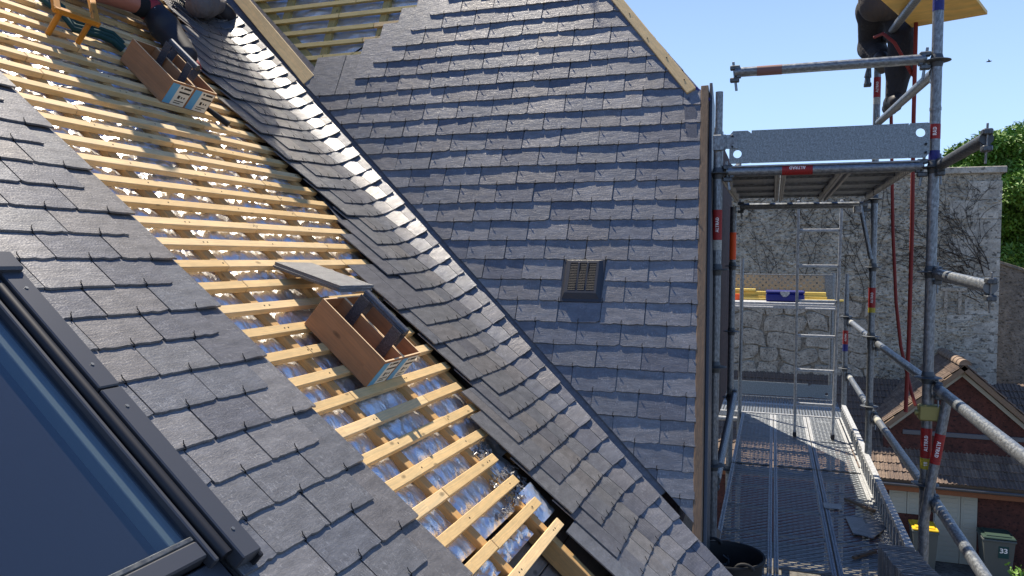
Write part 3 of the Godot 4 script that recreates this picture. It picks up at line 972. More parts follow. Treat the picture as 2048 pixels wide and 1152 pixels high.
func roof_window() -> void:
	var o := roof_thing("roof_window", "grey framed roof window with dark blue glass among the left slates", frameA)
	o.set_meta("category", "roof window")
	var u0 := 0.37
	var u1 := 1.33
	var dr := 1.383
	var dl := dr - 0.94
	var fr: Material = M.frame_grey
	for s in [1.0, -1.0]:
		var X := func(x0: float, x1: float) -> Array: return [dr - x1, dr - x0] if s > 0 else [dl + x0, dl + x1]
		var side := MB.new()
		var e: Array = X.call(0.0, 0.012)
		side.box(Vector3(e[0], u0 - 0.01, 0.0), Vector3(e[1], u1 - 0.03, 0.055), 0.003)
		part(o, "side_flashing", side, M.frame_dark)
		for q in 2:
			var cov := MB.new()
			var y0 := u0 if q == 0 else lerpf(u0, u1, 0.53)
			var y1 := lerpf(u0, u1, 0.53) - 0.004 if q == 0 else u1 - 0.06
			var c: Array = X.call(0.010, 0.068)
			cov.box(Vector3(c[0], y0, 0.03), Vector3(c[1], y1, 0.068 + 0.002 * q), 0.003)
			part(o, "cover_strip", cov, fr)
			for yy in [y0 + 0.07, y1 - 0.06]:
				var sc := MB.new()
				var p := Vector3((c[0] + c[1]) / 2, yy, 0.068 + 0.002 * q)
				sc.tube([p, p + Vector3(0, 0, 0.0022)], 0.0042, 10)
				part(o, "screw", sc, M.galv)
		var rd := MB.new()
		var r: Array = X.call(0.084, 0.084)
		rd.tube([Vector3(r[0], u0 + 0.03, 0.052), Vector3(r[0], u1 - 0.07, 0.052)], 0.014, 14)
		part(o, "sash_bead", rd, M.frame_dark)
		var th := MB.new()
		var t: Array = X.call(0.100, 0.113)
		th.box(Vector3(t[0], u0 + 0.03, 0.02), Vector3(t[1], u1 - 0.08, 0.050), 0.003)
		part(o, "glazing_bead", th, fr)
	var top := MB.new()
	top.box(Vector3(dl, u1 - 0.065, 0.02), Vector3(dr - 0.012, u1 - 0.0, 0.085), 0.006)
	top.box(Vector3(dl + 0.004, u1 + 0.002, 0.0), Vector3(dr - 0.02, u1 + 0.030, 0.060), 0.006)
	part(o, "top_casing", top, fr)
	var top2 := MB.new()
	top2.box(Vector3(dl + 0.05, u1 + 0.033, 0.0), Vector3(dr - 0.045, u1 + 0.068, 0.045), 0.005)
	part(o, "top_flashing", top2, M.frame_dark)
	var bt := MB.new()
	bt.box(Vector3(dl + 0.10, u0 + 0.050, 0.01), Vector3(dr - 0.114, u0 + 0.092, 0.046), 0.004)
	part(o, "bottom_rail", bt, fr)
	var lip := MB.new()
	lip.box(Vector3(dl + 0.10, u0 + 0.094, 0.02), Vector3(dr - 0.114, u0 + 0.106, 0.043), 0.002)
	part(o, "glazing_lip", lip, M.galv_dark)
	var sill := MB.new()
	sill.box(Vector3(dl + 0.05, u0 - 0.06, 0.0), Vector3(dr - 0.075, u0 + 0.044, 0.024), 0.004)
	part(o, "sill_apron", sill, fr)
	var s2 := MB.new()
	s2.box(Vector3(dl + 0.05, u0 - 0.24, -0.01), Vector3(dr - 0.01, u0 - 0.064, 0.012), 0.003)
	part(o, "lower_apron", s2, M.frame_dark)
	var pn := MB.new()
	pn.box(Vector3(dl + 0.112, u0 + 0.10, 0.028), Vector3(dr - 0.112, u1 - 0.07, 0.034), 0)
	part(o, "pane", pn, M.glass)
	# behind the glass: sash, reveal, and one flat navy panel across the rest
	var rv := MB.new()
	rv.box(Vector3(dr - 0.150, u0 + 0.06, -0.06), Vector3(dr - 0.112, u1 - 0.04, 0.018), 0.002)
	rv.box(Vector3(dl + 0.112, u0 + 0.06, -0.06), Vector3(dl + 0.150, u1 - 0.04, 0.018), 0.002)
	part(o, "sash", rv, mat(Color(0.52, 0.62, 0.64), 0.6))
	var bl := MB.new()
	bl.box(Vector3(dr - 0.350, u0 + 0.03, -0.150), Vector3(dr - 0.151, u1, -0.09), 0.002)
	part(o, "reveal", bl, mat(Color(0.40, 0.48, 0.53), 0.7))
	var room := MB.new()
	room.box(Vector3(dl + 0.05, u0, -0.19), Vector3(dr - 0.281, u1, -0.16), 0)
	part(o, "navy_panel", room, mat(Color(0.20, 0.25, 0.40), 0.7))

func label_marks(parent: Node3D, x: Transform3D, w: float, h: float) -> void:
	# printed sticker: pale blue band, cream field, black bars and a small mark
	var b := MB.new()
	b.box(Vector3(0, 0, 0), Vector3(w * 0.34, h, 0.0006), 0, x)
	part(parent, "label_band", b, M.pale_blue)
	var p := MB.new()
	p.box(Vector3(w * 0.342, 0, 0), Vector3(w, h, 0.0006), 0, x)
	var lab := part(parent, "label", p, M.paper)
	var k := MB.new()
	for r in [[0.46, 0.97, 0.63, 0.71], [0.58, 0.92, 0.84, 0.93], [0.44, 0.52, 0.84, 0.93], [0.52, 0.62, 0.34, 0.50], [0.68, 0.74, 0.38, 0.46], [0.80, 0.86, 0.38, 0.46], [0.46, 0.90, 0.20, 0.24], [0.46, 0.78, 0.10, 0.14]]:
		k.box(Vector3(w * r[0], h * r[2], 0.0007), Vector3(w * r[1], h * r[3], 0.0011), 0, x)
	part(lab, "label_print", k, M.ink)

func toolbox(d0: float, u0: float, turn: float, label: String) -> Node3D:
	# two open cartons side by side held by a bent metal carrying handle
	var f := Transform3D(frameA.basis * Basis(Vector3(0, 0, 1), turn), frameA * Vector3(d0, u0, -0.0115))
	var o := thing("nail_carton", label, "box", Vector3.ZERO, "wooden cartons of slating hooks lying on the battens")
	o.transform = Transform3D(f.basis, f.origin + O)
	org[o] = Vector3.ZERO
	var L := 0.33
	var H := 0.122
	var T := 0.006
	for s in 2:
		var x0 := 0.141 * s
		var x1 := x0 + 0.139
		for q in [[x0, x0 + T, 0.0, L], [x1 - T, x1, 0.0, L], [x0 + T, x1 - T, 0.0, T], [x0 + T, x1 - T, L - T, L]]:
			var mb := MB.new()
			mb.uo = Vector2(rng.randf(), rng.randf())
			mb.box(Vector3(q[0], q[2], 0), Vector3(q[1], q[3], H), 0.0006)
			var side := part(o, "carton_side", mb, M.carton)
			var e := MB.new()
			e.box(Vector3(q[0] + 0.0004, q[2] + 0.0004, H + 0.0002), Vector3(q[1] - 0.0004, q[3] - 0.0004, H + 0.0012), 0)
			part(side, "raw_edge", e, M.cut_edge)
		var bt := MB.new()
		bt.box(Vector3(x0 + T, T, 0.001), Vector3(x1 - T, L - T, 0.006), 0)
		part(o, "carton_floor", bt, M.carton_in)
		label_marks(o, Transform3D(Basis(Vector3(1, 0, 0), Vector3(0, 0, 1), Vector3(0, -1, 0)), Vector3(x0 + 0.006, -0.0004, 0.004)), 0.128, 0.108)
	var hd := MB.new()
	hd.tube([Vector3(0.137, 0.05, 0.200), Vector3(0.137, 0.27, 0.200)], 0.013, 14)
	hd.box(Vector3(0.124, 0.05, 0.184), Vector3(0.150, 0.27, 0.196), 0.003)
	part(o, "handle_bar", hd, M.zinc)
	for y in [0.055, 0.225]:
		for s in [-1.0, 1.0]:
			var lg := MB.new()
			lg.box(Vector3(-0.0012, 0, 0), Vector3(0.0012, 0.045, 0.125), 0.0005, Transform3D(Basis(Vector3(0, 1, 0), s * 0.10), Vector3(0.140 + s * 0.016, y, 0.068)))
			part(o, "handle_strap", lg, M.zinc)
	return o

func roof_things() -> void:
	toolbox(2.375, 0.722, 0.0, "open wooden carton with metal handle and slates leaning on its upper end")
	var t2 := toolbox(2.872, 2.512, -0.045, "shaded open wooden carton with metal handle beside the worker's shoe")
	# hooks left in the upper carton
	var hk := MB.new()
	for i in 60:
		var p := Vector3(rng.randf_range(0.15, 0.27), rng.randf_range(0.03, 0.3), rng.randf_range(0.007, 0.02))
		var a := rng.randf() * TAU
		hk.tube([p, p + Vector3(cos(a), sin(a), 0.05) * 0.05], 0.0013, 4, false)
	part(t2, "loose_hooks", hk, M.galv_dark, true)
	# four slates leaning from the battens onto the lower carton
	var c1 := Vector3(2.502, 1.338, -0.002); var c4 := Vector3(2.48, 1.062, 0.126); var c2 := Vector3(2.728, 1.322, 0.006)
	for i in 4:
		var y := (c1 - c4).normalized()
		var x := ((c2 - c1) - y * (c2 - c1).dot(y)).normalized()
		var z := x.cross(y)
		var mb := slab(ragged(0.22, 0.315), 0, 0, 0.315, 0.0056)
		var b := Basis(x, y, z).rotated(z, rng.randf_range(-0.02, 0.02))
		var pos := c4 + x * (0.11 + rng.randf_range(-0.003, 0.003)) + y * rng.randf_range(-0.004, 0.004) + z * (0.0055 + 0.0062 * i)
		var o := MeshInstance3D.new()
		o.name = numbered("loose_slate")
		o.mesh = mb.mesh()
		o.material_override = M["slate%d" % (i % 5)]
		add_child(o)
		o.transform = Transform3D(frameA.basis * b, frameA * pos + O)
		tag(o, ["lowest of the four loose slates leaning on the lower carton", "second from bottom of four loose slates on the lower carton", "third from bottom of four loose slates on the lower carton", "uppermost pale loose slate leaning on the lower carton"][i], "slate", "loose slates stacked on the carton")
	# hammer handle lying below the upper carton
	var hm := MB.new()
	hm.tube([pa(3.16, 2.56, 0.012), pa(3.20, 2.47, 0.012), pa(3.225, 2.405, 0.012)], [0.010, 0.014, 0.016], 12)
	var at := pa(3.19, 2.48, 0.0)
	var ho := thing("slating_hammer", "black rubber hammer handle lying on battens below the upper carton", "hammer", at)
	part(ho, "grip", hm, M.rubber)
	var hh := MB.new()
	hh.tube([pa(3.16, 2.56, 0.012), pa(3.10, 2.69, 0.004)], 0.006, 10)
	part(ho, "shaft", hh, M.galv_dark)
	# yellow timber frame with green webbing
	var yf := thing("timber_frame", "yellow timber roof bracket lying on battens in the worker's shade", "bracket", pa(2.5, 2.9, 0.1))
	var bars := [[Vector3(2.49, 2.86, 0.115), Vector3(2.55, 3.02, 0.16)], [Vector3(2.49, 2.86, 0.115), Vector3(2.69, 2.86, 0.115)], [Vector3(2.69, 2.86, 0.115), Vector3(2.86, 3.16, 0.13)]]
	for i in 3:
		var a := pa(bars[i][0].x, bars[i][0].y, bars[i][0].z)
		var b := pa(bars[i][1].x, bars[i][1].y, bars[i][1].z)
		var y := (b - a).normalized()
		var z := (nA - y * nA.dot(y)).normalized()
		var mb := MB.new()
		mb.uo = Vector2(i * 0.3, 0.1)
		mb.box(Vector3(-0.014, -0.014, -0.012 + 0.0005 * i), Vector3(0.014, (b - a).length() + 0.014, 0.012 + 0.0005 * i), 0.002, Transform3D(Basis(y.cross(z), y, z), a))
		part(yf, "bar", mb, M.yellow_frame)
	for d in [2.52, 2.67]:
		var mb := MB.new()
		mb.tube([pa(d, 2.87, 0.105), pa(d + 0.01, 2.88, -0.012)], 0.012, 8)
		part(yf, "foot", mb, M.yellow_frame)
	var gs := MB.new()
	var path := [Vector3(2.70, 3.22, 0.01), Vector3(2.74, 3.10, 0.015), Vector3(2.73, 3.0, 0.008), Vector3(2.80, 2.985, 0.02), Vector3(2.86, 3.01, 0.012), Vector3(2.93, 2.99, 0.016), Vector3(2.98, 2.95, 0.0)]
	for e in 3:
		var pp := []
		for q in path: pp.append(pa(q.x + (e - 1) * 0.012 + rng.randf_range(-0.01, 0.01), q.y + (e - 1) * 0.02 + rng.randf_range(-0.008, 0.008), q.z + 0.008 * e))
		gs.tube(pp, 0.014, 8)
	single("green_strap", "bunched dark green webbing strap lying across the shaded battens", "strap", gs, M.green, pa(2.8, 3.0, 0))

# ---------------------------------------------------------------- scaffold
const Z1 := -4.15
const Z2 := -6.22
const Z3 := -8.3

func lettering(parent: Node3D, text: String, c: Vector3, axis: Vector3, out: Vector3, r: float, high: float, m: Material) -> void:
	# letters wrapped round a tube: the writing runs along axis and faces out
	var tm := TextMesh.new()
	var sf := SystemFont.new()
	sf.font_names = PackedStringArray(["Droid Sans"])
	sf.font_weight = 700
	tm.font = sf
	tm.text = text
	tm.font_size = 64
	tm.pixel_size = high / 46.0
	tm.depth = 0.001
	var a := tm.get_mesh_arrays()
	var mb := MB.new()
	var side := out.cross(axis)
	var V: PackedVector3Array = a[Mesh.ARRAY_VERTEX]
	var N: PackedVector3Array = a[Mesh.ARRAY_NORMAL]
	var I: PackedInt32Array = a[Mesh.ARRAY_INDEX] if a[Mesh.ARRAY_INDEX] != null else PackedInt32Array(range(V.size()))
	for i in I:
		var p := V[i]
		var q := N[i]
		var ang := p.y / r
		# letter height goes round the tube
		var radial := out * cos(ang) + side * -sin(ang) * -1.0
		var tang := out * -sin(ang) + side * cos(ang)
		mb.v.append(c + axis * p.x + radial * (r + 0.0014 + p.z))
		mb.n.append(radial * q.z + tang * q.y + axis * q.x)
		mb.t.append(Vector2.ZERO)
	if mb.v.size(): part(parent, "lettering", mb, m)

func sleeve(parent: Node3D, a: Vector3, b: Vector3, m: Material, text := "", out := Vector3(0.05, 0, 1), flip := 1.0, r := 0.02415) -> void:
	var mb := MB.new()
	mb.tube([a, b], r + 0.0009, 16, false)
	part(parent, "sticker", mb, m)
	if text:
		var ax := (b - a).normalized() * flip
		out = (out - ax * out.dot(ax)).normalized()
		lettering(parent, text, (a + b) / 2, ax, out, r, 0.015, M.letter)

func standard(o: Node3D, x: float, z: float, y0: float, y1: float, spigot: float, rosettes: Array) -> MeshInstance3D:
	var mb := MB.new()
	mb.uo = Vector2(rng.randf(), rng.randf())
	mb.pipe(Vector3(x, y0, z), Vector3(x, y1, z))
	if spigot > y1: mb.pipe(Vector3(x, y1 - 0.02, z), Vector3(x, spigot, z), 0.0192)
	var s := part(o, "standard", mb, M.galv)
	for y in rosettes:
		var rb := MB.new()
		rb.lathe([Vector2(0.024, -0.0045), Vector2(0.050, -0.0045), Vector2(0.062, -0.001), Vector2(0.062, 0.001), Vector2(0.050, 0.0045), Vector2(0.024, 0.0045)], Vector3(x, y, z), 20)
		rb.lathe([Vector2(0.0245, -0.03), Vector2(0.029, -0.012), Vector2(0.029, 0.012), Vector2(0.0245, 0.03)], Vector3(x, y, z), 16)
		part(s, "rosette", rb, M.galv_dark)
	return s

# a tube with a cast wedge head at either end
func ledger(o: Node3D, called: String, a: Vector3, b: Vector3, m: Material, heads := Vector2(1, 1), r := 0.02415) -> MeshInstance3D:
	var d := (b - a).normalized()
	var mb := MB.new()
	mb.uo = Vector2(rng.randf(), rng.randf())
	mb.tube([a + d * 0.05, b - d * 0.05], r, 18)
	var t := part(o, called, mb, m)
	for s in 2:
		if heads[s] == 0: continue
		var e := a if s == 0 else b
		var g := d if s == 0 else -d
		var side := g.cross(Vector3.UP).normalized()
		var up := side.cross(g)
		var x := Transform3D(Basis(g, up, side), e)
		var hb := MB.new()
		# forked head: two jaws and a web, slot open between
		hb.box(Vector3(0.026, 0.012, -0.017), Vector3(0.075, 0.034, 0.017), 0.004, x)
		hb.box(Vector3(0.026, -0.050, -0.017), Vector3(0.072, -0.028, 0.017), 0.004, x)
		hb.box(Vector3(0.058, -0.030, -0.015), Vector3(0.080, 0.014, 0.015), 0.003, x)
		part(t, "wedge_head", hb, M.galv_dark)
		var wd := MB.new()
		wd.box(Vector3(-0.004, -0.095, -0.003), Vector3(0.009, 0.055, 0.003), 0.001, x * Transform3D(Basis(Vector3(0, 0, 1), 0.12), Vector3(0.045, 0, 0)))
		part(t, "wedge", wd, M.galv)
	return t

func plank(o: Node3D, lo: Vector3, hi: Vector3, along_x := false) -> void:
	# pressed steel deck unit: perforated tread between two hollow edge rails, ribs beneath
	var t := MB.new()
	var y := hi.y - 0.004
	var e := 0.028
	if along_x:
		t.quad_uv(Vector3(lo.x, y, hi.z - e), Vector3(hi.x, y, hi.z - e), Vector3(hi.x, y, lo.z + e), Vector3(lo.x, y, lo.z + e), Vector2(0, lo.x), Vector2(0, hi.x), Vector2(hi.z - lo.z - 2 * e, hi.x), Vector2(hi.z - lo.z - 2 * e, lo.x))
	else:
		t.quad_uv(Vector3(lo.x + e, y, hi.z), Vector3(hi.x - e, y, hi.z), Vector3(hi.x - e, y, lo.z), Vector3(lo.x + e, y, lo.z), Vector2(0, 0), Vector2(hi.x - lo.x - 2 * e, 0), Vector2(hi.x - lo.x - 2 * e, hi.z - lo.z), Vector2(0, hi.z - lo.z))
	var p := part(o, "deck_plank", t, M.deck0 if hi.y > 0.0 else M.deck1)
	var r := MB.new()
	r.uo = Vector2(rng.randf(), rng.randf())
	for s in 2:
		if along_x:
			var z0: float = lo.z if s == 0 else hi.z - e
			r.box(Vector3(lo.x, lo.y, z0), Vector3(hi.x, hi.y, z0 + e - 0.002), 0.004)
		else:
			var x0: float = lo.x + 0.001 if s == 0 else hi.x - e
			r.box(Vector3(x0, lo.y, lo.z), Vector3(x0 + 0.011, hi.y, hi.z), 0.003)
			r.box(Vector3(x0 + 0.012, lo.y + 0.01, lo.z), Vector3(x0 + e - 0.002, hi.y - 0.002, hi.z), 0.003)
	part(p, "edge_rail", r, M.galv_white)
	if not along_x:
		var n := int((hi.z - lo.z) / 0.5)
		for i in n + 1:
			var z := lerpf(lo.z + 0.03, hi.z - 0.05, float(i) / n)
			var rb := MB.new()
			rb.box(Vector3(lo.x + e, hi.y - 0.024, z), Vector3(hi.x - e, hi.y - 0.007, z + 0.022), 0.002)
			part(p, "cross_rib", rb, M.galv)
		for z in [lo.z, hi.z]:
			var hk := MB.new()
			var s := 1.0 if z == hi.z else -1.0
			for x in [lo.x + 0.06, hi.x - 0.06]:
				hk.box(Vector3(x - 0.02, hi.y - 0.02, minf(z, z + s * 0.05)), Vector3(x + 0.02, hi.y - 0.008, maxf(z, z + s * 0.05)), 0.003)
			part(p, "claw", hk, M.galv_dark)

# a rectangle with a round hole, facing +z
func holed_plate(mb: MB, x0: float, x1: float, y0: float, y1: float, c: Vector2, r: float, z0: float, z1: float) -> void:
	var seg := 32
	for k in seg:
		var pts := []
		for q in [k, k + 1]:
			var a: float = TAU * q / seg
			var d := Vector2(cos(a), sin(a))
			var t := 1e9
			if d.x > 1e-6: t = minf(t, (x1 - c.x) / d.x)
			if d.x < -1e-6: t = minf(t, (x0 - c.x) / d.x)
			if d.y > 1e-6: t = minf(t, (y1 - c.y) / d.y)
			if d.y < -1e-6: t = minf(t, (y0 - c.y) / d.y)
			pts.append([c + d * r, c + d * t])
		var i0: Vector2 = pts[0][0]; var o0: Vector2 = pts[0][1]; var i1: Vector2 = pts[1][0]; var o1: Vector2 = pts[1][1]
		mb.quad_uv(Vector3(i0.x, i0.y, z1), Vector3(o0.x, o0.y, z1), Vector3(o1.x, o1.y, z1), Vector3(i1.x, i1.y, z1), i0, o0, o1, i1)
		mb.quad_uv(Vector3(o0.x, o0.y, z0), Vector3(i0.x, i0.y, z0), Vector3(i1.x, i1.y, z0), Vector3(o1.x, o1.y, z0), o0, i0, i1, o1)
		mb.quad(Vector3(i1.x, i1.y, z1), Vector3(i1.x, i1.y, z0), Vector3(i0.x, i0.y, z0), Vector3(i0.x, i0.y, z1))

func scaffold() -> void:
	var o := thing("scaffold", "grey galvanised pole scaffold with perforated decks along the gable", "scaffolding", Vector3(0.2, -8.6, -6.2))
	var ros := [0.945, 0.44, -0.06, -0.57, -1.09, -1.66, -2.2, -3.2, -4.2, -5.2, -6.2, -7.2]
	var p1 := standard(o, -0.284, Z1, -8.6, 0.655, 0.861, ros.slice(1))
	var p2 := standard(o, 0.716, Z1, -8.6, 2.6, 0, ros)
	var p3 := standard(o, -0.305, Z2, -8.6, 0.40, 0, ros.slice(2))
	var p4 := standard(o, 0.69, Z2, -8.6, 1.53, 1.64, [1.50] + ros.slice(1))
	var p5 := standard(o, 0.69, Z3, -8.6, -0.29, -0.149, ros.slice(3))
	standard(o, -0.31, Z3, -8.6, -1.63, 0, ros.slice(6))
	standard(o, 0.716, -2.08, -8.6, 0.6, 0, ros.slice(1))
	var jn := MB.new()
	jn.tube([Vector3(0.716, 0.71, Z1), Vector3(0.716, 0.725, Z1)], 0.0262, 16)
	jn.tube([Vector3(0.716, 0.25, Z1), Vector3(0.716, 0.33, Z1)], 0.0265, 16)
	part(p2, "joint_collar", jn, M.galv)
	# stickers and writing
	var S := func(p: Node3D, x: float, z: float, ya: float, yb: float, m: Material, text := "", flip := 1.0) -> void:
		sleeve(p, Vector3(x, ya, z), Vector3(x, yb, z), m, text, Vector3(-x, 0, -z), flip)
	S.call(p1, -0.284, Z1, 0.095, 0.251, M.red_label, "ALTRAD")
	S.call(p1, -0.284, Z1, 0.043, 0.094, M.white_label)
	S.call(p2, 0.716, Z1, 0.575, 0.645, M.red_label, "RAD")
	S.call(p2, 0.716, Z1, 1.178, 1.36, M.blue_label, "7000 mm")
	S.call(p2, 0.716, Z1, 0.475, 0.52, M.blue_label)
	S.call(p2, 0.716, Z1, -0.96, -0.815, M.red_label, "ALTRAD")
	S.call(p2, 0.716, Z1, -1.015, -0.962, M.yellow_label, "18")
	S.call(p4, 0.69, Z2, 1.18, 1.325, M.red_label, "ALTRAD")
	S.call(p4, 0.69, Z2, 1.13, 1.179, M.white_label)
	S.call(p4, 0.69, Z2, -0.357, -0.21, M.red_label, "ALTRAD")
	S.call(p4, 0.69, Z2, -0.394, -0.358, M.yellow_label)
	S.call(p5, 0.69, Z3, -0.848, -0.71, M.red_label, "ALTRAD")
	S.call(p5, 0.69, Z3, -0.918, -0.849, M.blue_label)
	S.call(p3, -0.305, Z2, -0.01, 0.2, M.orange)
	# guard rails
	for b in [[Z3, Z2, 0.69, 0.69], [Z2, Z1, 0.69, 0.716], [Z1, -2.08, 0.716, 0.716]]:
		for y in [-0.62, -1.165]:
			var t := ledger(o, "guard_rail", Vector3(b[2] + 0.04, y, b[0] - 0.02), Vector3(b[3] + 0.04, y, b[1] - 0.02), M.galv)
			var d := Vector3(b[3] + 0.04, y, b[1] - 0.02) - Vector3(b[2] + 0.04, y, b[0] - 0.02)
			for q in [0.08, 0.92]:
				if rng.randf() < 0.6:
					var a: Vector3 = Vector3(b[2] + 0.04, y, b[0] - 0.02) + d * q
					sleeve(t, a, a + d.normalized() * 0.09, M.white_label)
	ledger(o, "guard_rail", Vector3(-0.27, -1.05, Z2), Vector3(-0.27, -1.19, Z1), M.galv)
	ledger(o, "guard_rail", Vector3(0.70, 1.545, Z2), Vector3(0.716, 1.375, Z1), M.galv)
	ledger(o, "guard_rail", Vector3(0.70, 0.993, Z2), Vector3(0.716, 0.90, Z1), M.galv)
	var er := ledger(o, "end_rail", Vector3(-0.258, 0.955, Z1), Vector3(0.716, 0.957, Z1), M.galv)
	sleeve(er, Vector3(-0.10, 0.955, Z1), Vector3(0.02, 0.955, Z1), mat(Color(0.46, 0.33, 0.31), 0.7, 0.2))
	var l1 := ledger(o, "stub_ledger", Vector3(0.736, 0.445, Z1), Vector3(0.74, 0.452, -3.24), M.galv_dark)
	ledger(o, "stub_ledger", Vector3(0.736, -0.066, Z1), Vector3(0.74, -0.10, -3.12), M.galv)
	# transoms under the decks
	var tr := ledger(o, "transom", Vector3(-0.284, 0.447, Z1), Vector3(0.716, 0.447, Z1), M.galv)
	var up := MB.new()
	up.box(Vector3(-0.215, 0.468, Z1 - 0.02), Vector3(0.655, 0.476, Z1 + 0.02), 0.002)
	part(tr, "transom_lip", up, M.galv_white)
	sleeve(tr, Vector3(0.03, 0.447, Z1), Vector3(0.175, 0.447, Z1), M.red_label, "ALTRAD", Vector3(-0.1, 0.4, 1), -1.0)
	for z in [Z2]:
		ledger(o, "transom", Vector3(-0.30, 0.40, z), Vector3(0.69, 0.40, z), M.galv)
	for z in [Z1, Z2, Z3]:
		ledger(o, "transom", Vector3(-0.30, -1.665, z), Vector3(0.70, -1.665, z), M.galv)
	# decks
	for b in 3:
		var x0 := -0.287 + 0.3135 * b
		plank(o, Vector3(x0, 0.425, Z2 + 0.035), Vector3(x0 + 0.309, 0.482, Z1 - 0.035))
		plank(o, Vector3(x0, -1.655, Z2 + 0.022), Vector3(x0 + 0.309, -1.60, Z1 - 0.012))
		plank(o, Vector3(x0, -1.655, Z3 + 0.012), Vector3(x0 + 0.309, -1.60, Z2 - 0.022))
		plank(o, Vector3(x0, -1.655, Z1 + 0.075), Vector3(x0 + 0.309, -1.60, -2.1))
	# toe boards: galvanised end board with round lifting holes
	var tb := MB.new()
	holed_plate(tb, -0.228, -0.12, 0.487, 0.652, Vector2(-0.188, 0.535), 0.021, Z1 + 0.010, Z1 + 0.024)
	holed_plate(tb, 0.60, 0.692, 0.487, 0.652, Vector2(0.652, 0.606), 0.021, Z1 + 0.010, Z1 + 0.024)
	tb.box(Vector3(-0.12, 0.487, Z1 + 0.010), Vector3(0.60, 0.652, Z1 + 0.024), 0.0)
	part(o, "toe_board", tb, M.alu_dull)
	var cl := MB.new()
	cl.box(Vector3(-0.31, 0.555, Z1 + 0.026), Vector3(-0.245, 0.635, Z1 + 0.040), 0.003)
	cl.box(Vector3(-0.245, 0.562, Z1 + 0.025), Vector3(-0.185, 0.634, Z1 + 0.029), 0.002)
	part(o, "toe_board_clip", cl, M.galv)
	var rv := MB.new()
	for p in [Vector2(-0.213, 0.625), Vector2(-0.213, 0.572), Vector2(0.675, 0.55), Vector2(0.675, 0.51)]:
		rv.tube([Vector3(p.x, p.y, Z1 + 0.024), Vector3(p.x, p.y, Z1 + 0.032)], 0.006, 8)
	part(o, "rivet", rv, M.wire, true)
	# side toe boards, lipped and ribbed
	for b in [[Z3, Z2 + 0.05, 0.672, -1.462], [Z2 - 0.10, Z1 + 0.10, 0.660, -1.450]]:
		var mb := MB.new()
		mb.box(Vector3(b[2] - 0.003, -1.592, b[0]), Vector3(b[2] + 0.003, b[3], b[1]), 0.001)
		mb.box(Vector3(b[2] - 0.004, b[3] - 0.001, b[0]), Vector3(b[2] + 0.034, b[3] + 0.005, b[1]), 0.001)
		mb.box(Vector3(b[2] - 0.018, -1.597, b[0]), Vector3(b[2] - 0.0035, -1.587, b[1]), 0.001)
		var t := part(o, "toe_board", mb, M.galv_white)
		var n := int((b[1] - b[0]) / 0.11)
		for i in n:
			var z: float = lerpf(b[0] + 0.05, b[1] - 0.05, float(i) / n)
			var rb := MB.new()
			rb.box(Vector3(b[2] - 0.011, -1.575, z), Vector3(b[2] - 0.0032, b[3] - 0.02, z + 0.022), 0.002)
			part(t, "rib", rb, M.galv_white)
	# coupler with a swivel tube beside the right standard
	var cp := MB.new()
	cp.box(Vector3(0.675, -0.775, Z1 - 0.02), Vector3(0.775, -0.70, Z1 + 0.045), 0.006)
	cp.tube([Vector3(0.66, -0.74, Z1 + 0.02), Vector3(0.68, -0.74, Z1 + 0.02)], 0.014, 8)
	var c := part(o, "coupler", cp, mat(Color(0.55, 0.52, 0.32), 0.55, 0.5))
	var sw := MB.new()
	sw.pipe(Vector3(0.792, -0.66, Z1 + 0.05), Vector3(0.70, -1.28, Z1 + 0.06), 0.0225)
	var swt := part(o, "swivel_tube", sw, M.galv)
	sleeve(swt, Vector3(0.767, -0.83, Z1 + 0.053), Vector3(0.7455, -0.975, Z1 + 0.055), M.red_label, "ALTRAD", Vector3(-0.7, 0, 4), 1.0, 0.0225)
	var d2 := MB.new()
	d2.tube([Vector3(0.59, 0.40, Z2 + 0.05), Vector3(0.672, 0.0, Z2 + 0.04)], 0.016, 10)
	part(o, "short_brace", d2, M.galv)
	var cl2 := MB.new()
	cl2.tube([Vector3(0.632, 1.40, Z2), Vector3(0.625, 1.33, Z2)], [0.016, 0.026], 10)
	cl2.tube([Vector3(0.625, 1.33, Z2), Vector3(0.622, 1.27, Z2 + 0.01)], [0.018, 0.024], 8)
	cl2.box(Vector3(0.60, 1.262, Z2 - 0.02), Vector3(0.65, 1.29, Z2 + 0.02), 0.004)
	part(o, "hanging_coupler", cl2, M.galv_dark)
	# swivel coupler under the upper deck at the inner pole
	var cl3 := MB.new()
	cl3.box(Vector3(0.545, 0.335, Z2 + 0.03), Vector3(0.60, 0.39, Z2 + 0.09), 0.008)
	cl3.tube([Vector3(0.56, 0.36, Z2 + 0.09), Vector3(0.56, 0.36, Z2 + 0.13)], 0.012, 8)
	part(o, "swivel_coupler", cl3, M.galv_white)
	var br := MB.new()
	for s in 1:
		br.box(Vector3(-0.012, 0, -0.012), Vector3(0.012, 0.34, 0.012), 0.002, Transform3D(Basis(Vector3(1, 0, 0), -1.25) * Basis(Vector3(0, 0, 1), -0.15), Vector3(-0.245, 0.42, Z1 - 0.05)))
	part(o, "deck_bracket", br, M.galv_dark)

